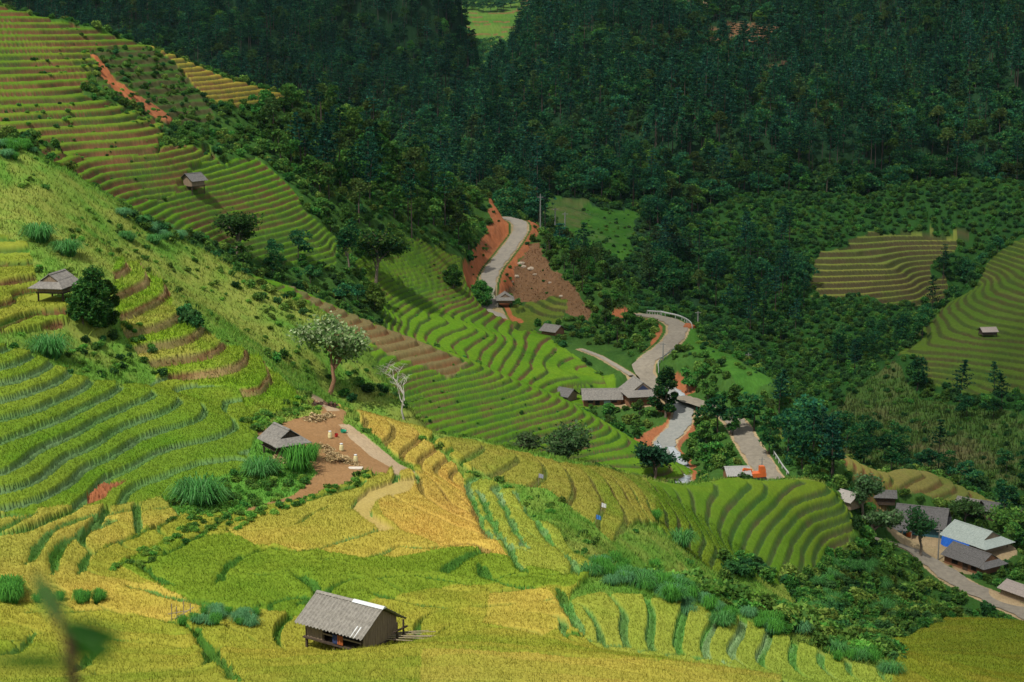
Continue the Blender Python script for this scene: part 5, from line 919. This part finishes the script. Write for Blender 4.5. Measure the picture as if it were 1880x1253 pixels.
# orange machine and barrel
ORM = mat('orange_paint', (.55,.12,.02), (.45,.09,.02), 5, .5, .4); TYR = mat('rubber', (.03,.03,.03), (.05,.045,.04), 5, .9)
p = at2(1391, 884, 'middle'); ex = link('excavator', None, label='small orange machine parked at the end of the straight road', category='machine'); ex.location = p + Vector((0, 0, .1)); ex.rotation_euler = (0, 0, D(15))
for y in (-.75, .55): PB().prism([(-1.1, y, .1), (-1.25, y, .3), (-1.1, y, .55), (1.1, y, .55), (1.25, y, .3), (1.1, y, .1)], (0, .3, 0)).obj('track', TYR, ex)
PB().box(-1.3, .5, -.75, .75, .62, 1.25).obj('engine_housing', ORM, ex); PB().prism([(.1, -.7, 1.26), (1.0, -.7, 1.26), (1.0, -.7, 1.7), (.8, -.7, 2.3), (.1, -.7, 2.3)], (0, .75, 0)).obj('cab', ORM, ex); PB().box(.52, 1.1, -.7, .7, .62, 1.2).obj('front_deck', ORM, ex)
PB().prism([(-1.0, .1, 1.26), (-.9, .1, 1.75), (-2.2, .1, 2.0), (-2.4, .1, 1.75), (-1.2, .1, 1.3)], (0, .3, 0)).obj('boom', ORM, ex); PB().prism([(-2.2, .12, 1.95), (-2.4, .12, 1.8), (-2.75, .12, .6), (-2.5, .12, .55)], (0, .25, 0)).obj('dipper_arm', ORM, ex); PB().prism([(-2.9, -.1, .1), (-2.35, -.1, .1), (-2.4, -.1, .6), (-2.8, -.1, .65)], (0, .6, 0)).obj('bucket', TYR, ex)
o = link('barrel', None, label='small orange barrel at the edge of the village yard', category='barrel'); o.location = at2(1668, 985, 'middle'); lathe([(.38, 0), (.42, .2), (.42, .8), (.38, .95)]).obj('drum', ORM, o); lathe([(.40, .955), (.40, 1.0), (.1, 1.02)]).obj('lid', TYR, o)
# scraps on sticks that scare birds from the rice
for u, v, c, lb in ((1093, 968, (.05,.2,.55), 'blue plastic scrap on a stick on the grassy flank right of the green terraces'), (988, 893, (.35,.35,.45), 'grey plastic scrap on a stick high on the striped terraces'), (1103, 945, (.7,.7,.72), 'white plastic scrap on a stick above the blue one')):
    o = link('scare_flag', None, label=lb, category='bird scarer'); o.location = at2(u, v, 'fore'); PB().tube([(0, 0, -.3), (.05, 0, 1.1)], .02, 5).obj('stick', BAMBOO, o); q = PB()
    for i in range(5): q.hexa([(.05 + .09 * i, -.01 + .05 * (i % 2), .7 - .02 * i), (.13 + .09 * i, -.01 + .05 * ((i + 1) % 2), .68 - .02 * i), (.13 + .09 * i, .01 + .05 * ((i + 1) % 2), .68 - .02 * i), (.05 + .09 * i, .01 + .05 * (i % 2), .7 - .02 * i), (.05 + .09 * i, -.01 + .05 * (i % 2), 1.1 - .03 * i), (.13 + .09 * i, -.01 + .05 * ((i + 1) % 2), 1.08 - .03 * i), (.13 + .09 * i, .01 + .05 * ((i + 1) % 2), 1.08 - .03 * i), (.05 + .09 * i, .01 + .05 * (i % 2), 1.1 - .03 * i)])
    q.obj('scrap', mat('scrap_%s' % lb.split()[0], c, tuple(x * .8 for x in c), 5, .5), o)
# sapling close to the camera, out of focus
def near(u, v, Y): return Vector(P(u, v, Y))
SY = 2.7; gx = near(120, 1253, SY); g0 = Vector((gx.x, SY, gz(gx.x, SY) - .05)); LEAFN = mat('near_leaf', (.03,.16,.025), (.045,.20,.035), 30, .5, .3); TWIG = mat('near_twig', (.06,.03,.02), (.08,.045,.025), 20, .8)
sp = link('sapling', None, label='blurred dark green sapling close to the viewer', category='sapling'); sp.location = g0
pts = [g0, near(150, 1420, SY), near(135, 1253, SY), near(126, 1170, SY), near(92, 1095, SY), near(62, 1050, SY)]; PB().tube([tuple(p - g0) for p in pts], [.014, .013, .012, .011, .008, .004], 8).obj('stem', TWIG, sp)
def leaf(a, b, wd, sag=.01):
    a, b = a - g0, b - g0; d = b - a; s = d.cross(Vector((0, 1, .5))).normalized(); q = PB(); n = 9
    for i in range(n):
        t = i / (n - 1); w_ = wd * math.sin(math.pi * min(1, t * .92 + .04)) ** .8 * (1.1 - .5 * t); c_ = a + d * t + Vector((0, 0, -sag * t * t)); 
        for k in (-1, 0, 1): q.v.append(tuple(c_ + s * w_ * k + Vector((0, -.004 * abs(k), .004 * abs(k)))))
    for i in range(n - 1):
        for k in range(2): q.f.append((i * 3 + k, i * 3 + k + 1, i * 3 + k + 4, i * 3 + k + 3))
    o = q.obj('leaf', LEAFN, sp); md = o.modifiers.new('thick', 'SOLIDIFY'); md.thickness = .0012
leaf(near(118, 1165, SY), near(226, 1160, SY - .05), .042); leaf(near(125, 1182, SY), near(205, 1200, SY + .05), .036); leaf(near(118, 1150, SY), near(60, 1040, SY), .024); leaf(near(114, 1150, SY), near(92, 1070, SY + .06), .022)
leaf(near(132, 1222, SY), near(-30, 1205, SY - .1), .024); leaf(near(140, 1300, SY), near(10, 1330, SY), .02); leaf(near(142, 1320, SY), near(260, 1340, SY), .02); leaf(near(120, 1160, SY), near(190, 1180, SY - .1), .036)
# ------------------------------------------------------------------ the air of the valley
hz = PB().box(-1500, 1500, -15, 2500, -330, 420).obj('haze', None or bpy.data.materials.new('haze_air'), None, kind='stuff', label='thin bluish air filling the valley', category='haze')
m = bpy.data.materials['haze_air']; m.use_nodes = True; nt = m.node_tree; nt.nodes.clear(); pv = nt.nodes.new('ShaderNodeVolumePrincipled'); out = nt.nodes.new('ShaderNodeOutputMaterial'); nt.links.new(pv.outputs[0], out.inputs['Volume'])
pv.inputs['Color'].default_value = (.5, .85, 1, 1); pv.inputs['Density'].default_value = HAZE; pv.inputs['Anisotropy'].default_value = .2
# ------------------------------------------------------------------ unseen clouds added to shade the far slopes; the near hill stays in the sun
def vapour(name, fac):
    CM = bpy.data.materials.new(name); CM.use_nodes = True; nt = CM.node_tree; nt.nodes.clear(); a = nt.nodes.new('ShaderNodeBsdfTransparent'); b = nt.nodes.new('ShaderNodeBsdfDiffuse'); b.inputs[0].default_value = (.9, .9, .9, 1); mx = nt.nodes.new('ShaderNodeMixShader'); mx.inputs[0].default_value = fac; out = nt.nodes.new('ShaderNodeOutputMaterial')
    nt.links.new(a.outputs[0], mx.inputs[1]); nt.links.new(b.outputs[0], mx.inputs[2]); nt.links.new(mx.outputs[0], out.inputs['Surface']); return CM
THICK = vapour('cloud_vapour', .2); THIN = vapour('thin_cloud_vapour', .12)  # opacity tuned for how deep a shade the added clouds cast
def shade_cloud(gx, gy, g_z, rx, ry, seed, alt=760, m=None):
    sx, sy, sz = math.sin(SUN_AZ) * math.cos(SUN_EL), math.cos(SUN_AZ) * math.cos(SUN_EL), math.sin(SUN_EL); t = (alt - g_z) / sz; bm = bmesh.new(); bmesh.ops.create_icosphere(bm, subdivisions=5, radius=1); co = np.array([v.co for v in bm.verts])
    k = 1 + .22 * fbm(co[:, 0] + co[:, 2] * .7 + seed, co[:, 1] + co[:, 2] * .5, .7, 3, seed)
    for v, q in zip(bm.verts, k): v.co = Vector((v.co.x * rx * q, v.co.y * ry * q, v.co.z * min(rx, ry) * .3 * q))
    me = bpy.data.meshes.new('shade_cloud'); bm.to_mesh(me); bm.free(); o = link('shade_cloud', me, [m or THICK], kind='structure'); o.location = (gx + sx * t, gy + sy * t, alt + 40)
shade_cloud(120, 440, -60, 190, 185, 1); shade_cloud(90, 850, -10, 480, 300, 3, 860, THIN); shade_cloud(350, 330, -80, 230, 230, 4, 820); shade_cloud(133, 175, -60, 112, 105, 5, 780); shade_cloud(-235, 940, -20, 215, 300, 6, 980)
# ------------------------------------------------------------------ light

sd = Vector((math.sin(SUN_AZ) * math.cos(SUN_EL), math.cos(SUN_AZ) * math.cos(SUN_EL), math.sin(SUN_EL)))
w = bpy.data.worlds.new('World'); scene.world = w; w.use_nodes = True; nt = w.node_tree
sky = nt.nodes.new('ShaderNodeTexSky'); sky.sky_type = 'NISHITA'; sky.sun_disc = False; sky.sun_elevation = SUN_EL; sky.sun_rotation = SUN_AZ; sky.air_density = 1.0; sky.dust_density = 1.5
mx = nt.nodes.new('ShaderNodeMix'); mx.data_type = 'RGBA'; mx.inputs[0].default_value = .55; mx.inputs[7].default_value = (5.2, 5.0, 4.5, 1)   # half the sky is white overcast
nt.links.new(sky.outputs[0], mx.inputs[6]); nt.links.new(mx.outputs[2], nt.nodes['Background'].inputs[0]); nt.nodes['Background'].inputs[1].default_value = .13
sl = bpy.data.lights.new('sun', 'SUN'); sl.energy = 3.8; sl.angle = math.radians(.5); sl.color = (1, .95, .86)
so = bpy.data.objects.new('sun', sl); COL.objects.link(so); so.rotation_euler = sd.to_track_quat('Z', 'Y').to_euler()
scene.view_settings.view_transform = 'Standard'; scene.view_settings.look = 'None'; scene.view_settings.exposure = EXPOSURE; scene.view_settings.gamma = 1
c = scene.cycles; c.max_bounces = 5; c.diffuse_bounces = 3; c.glossy_bounces = 2; c.transmission_bounces = 2; c.transparent_max_bounces = 8; c.caustics_reflective = False; c.caustics_refractive = False
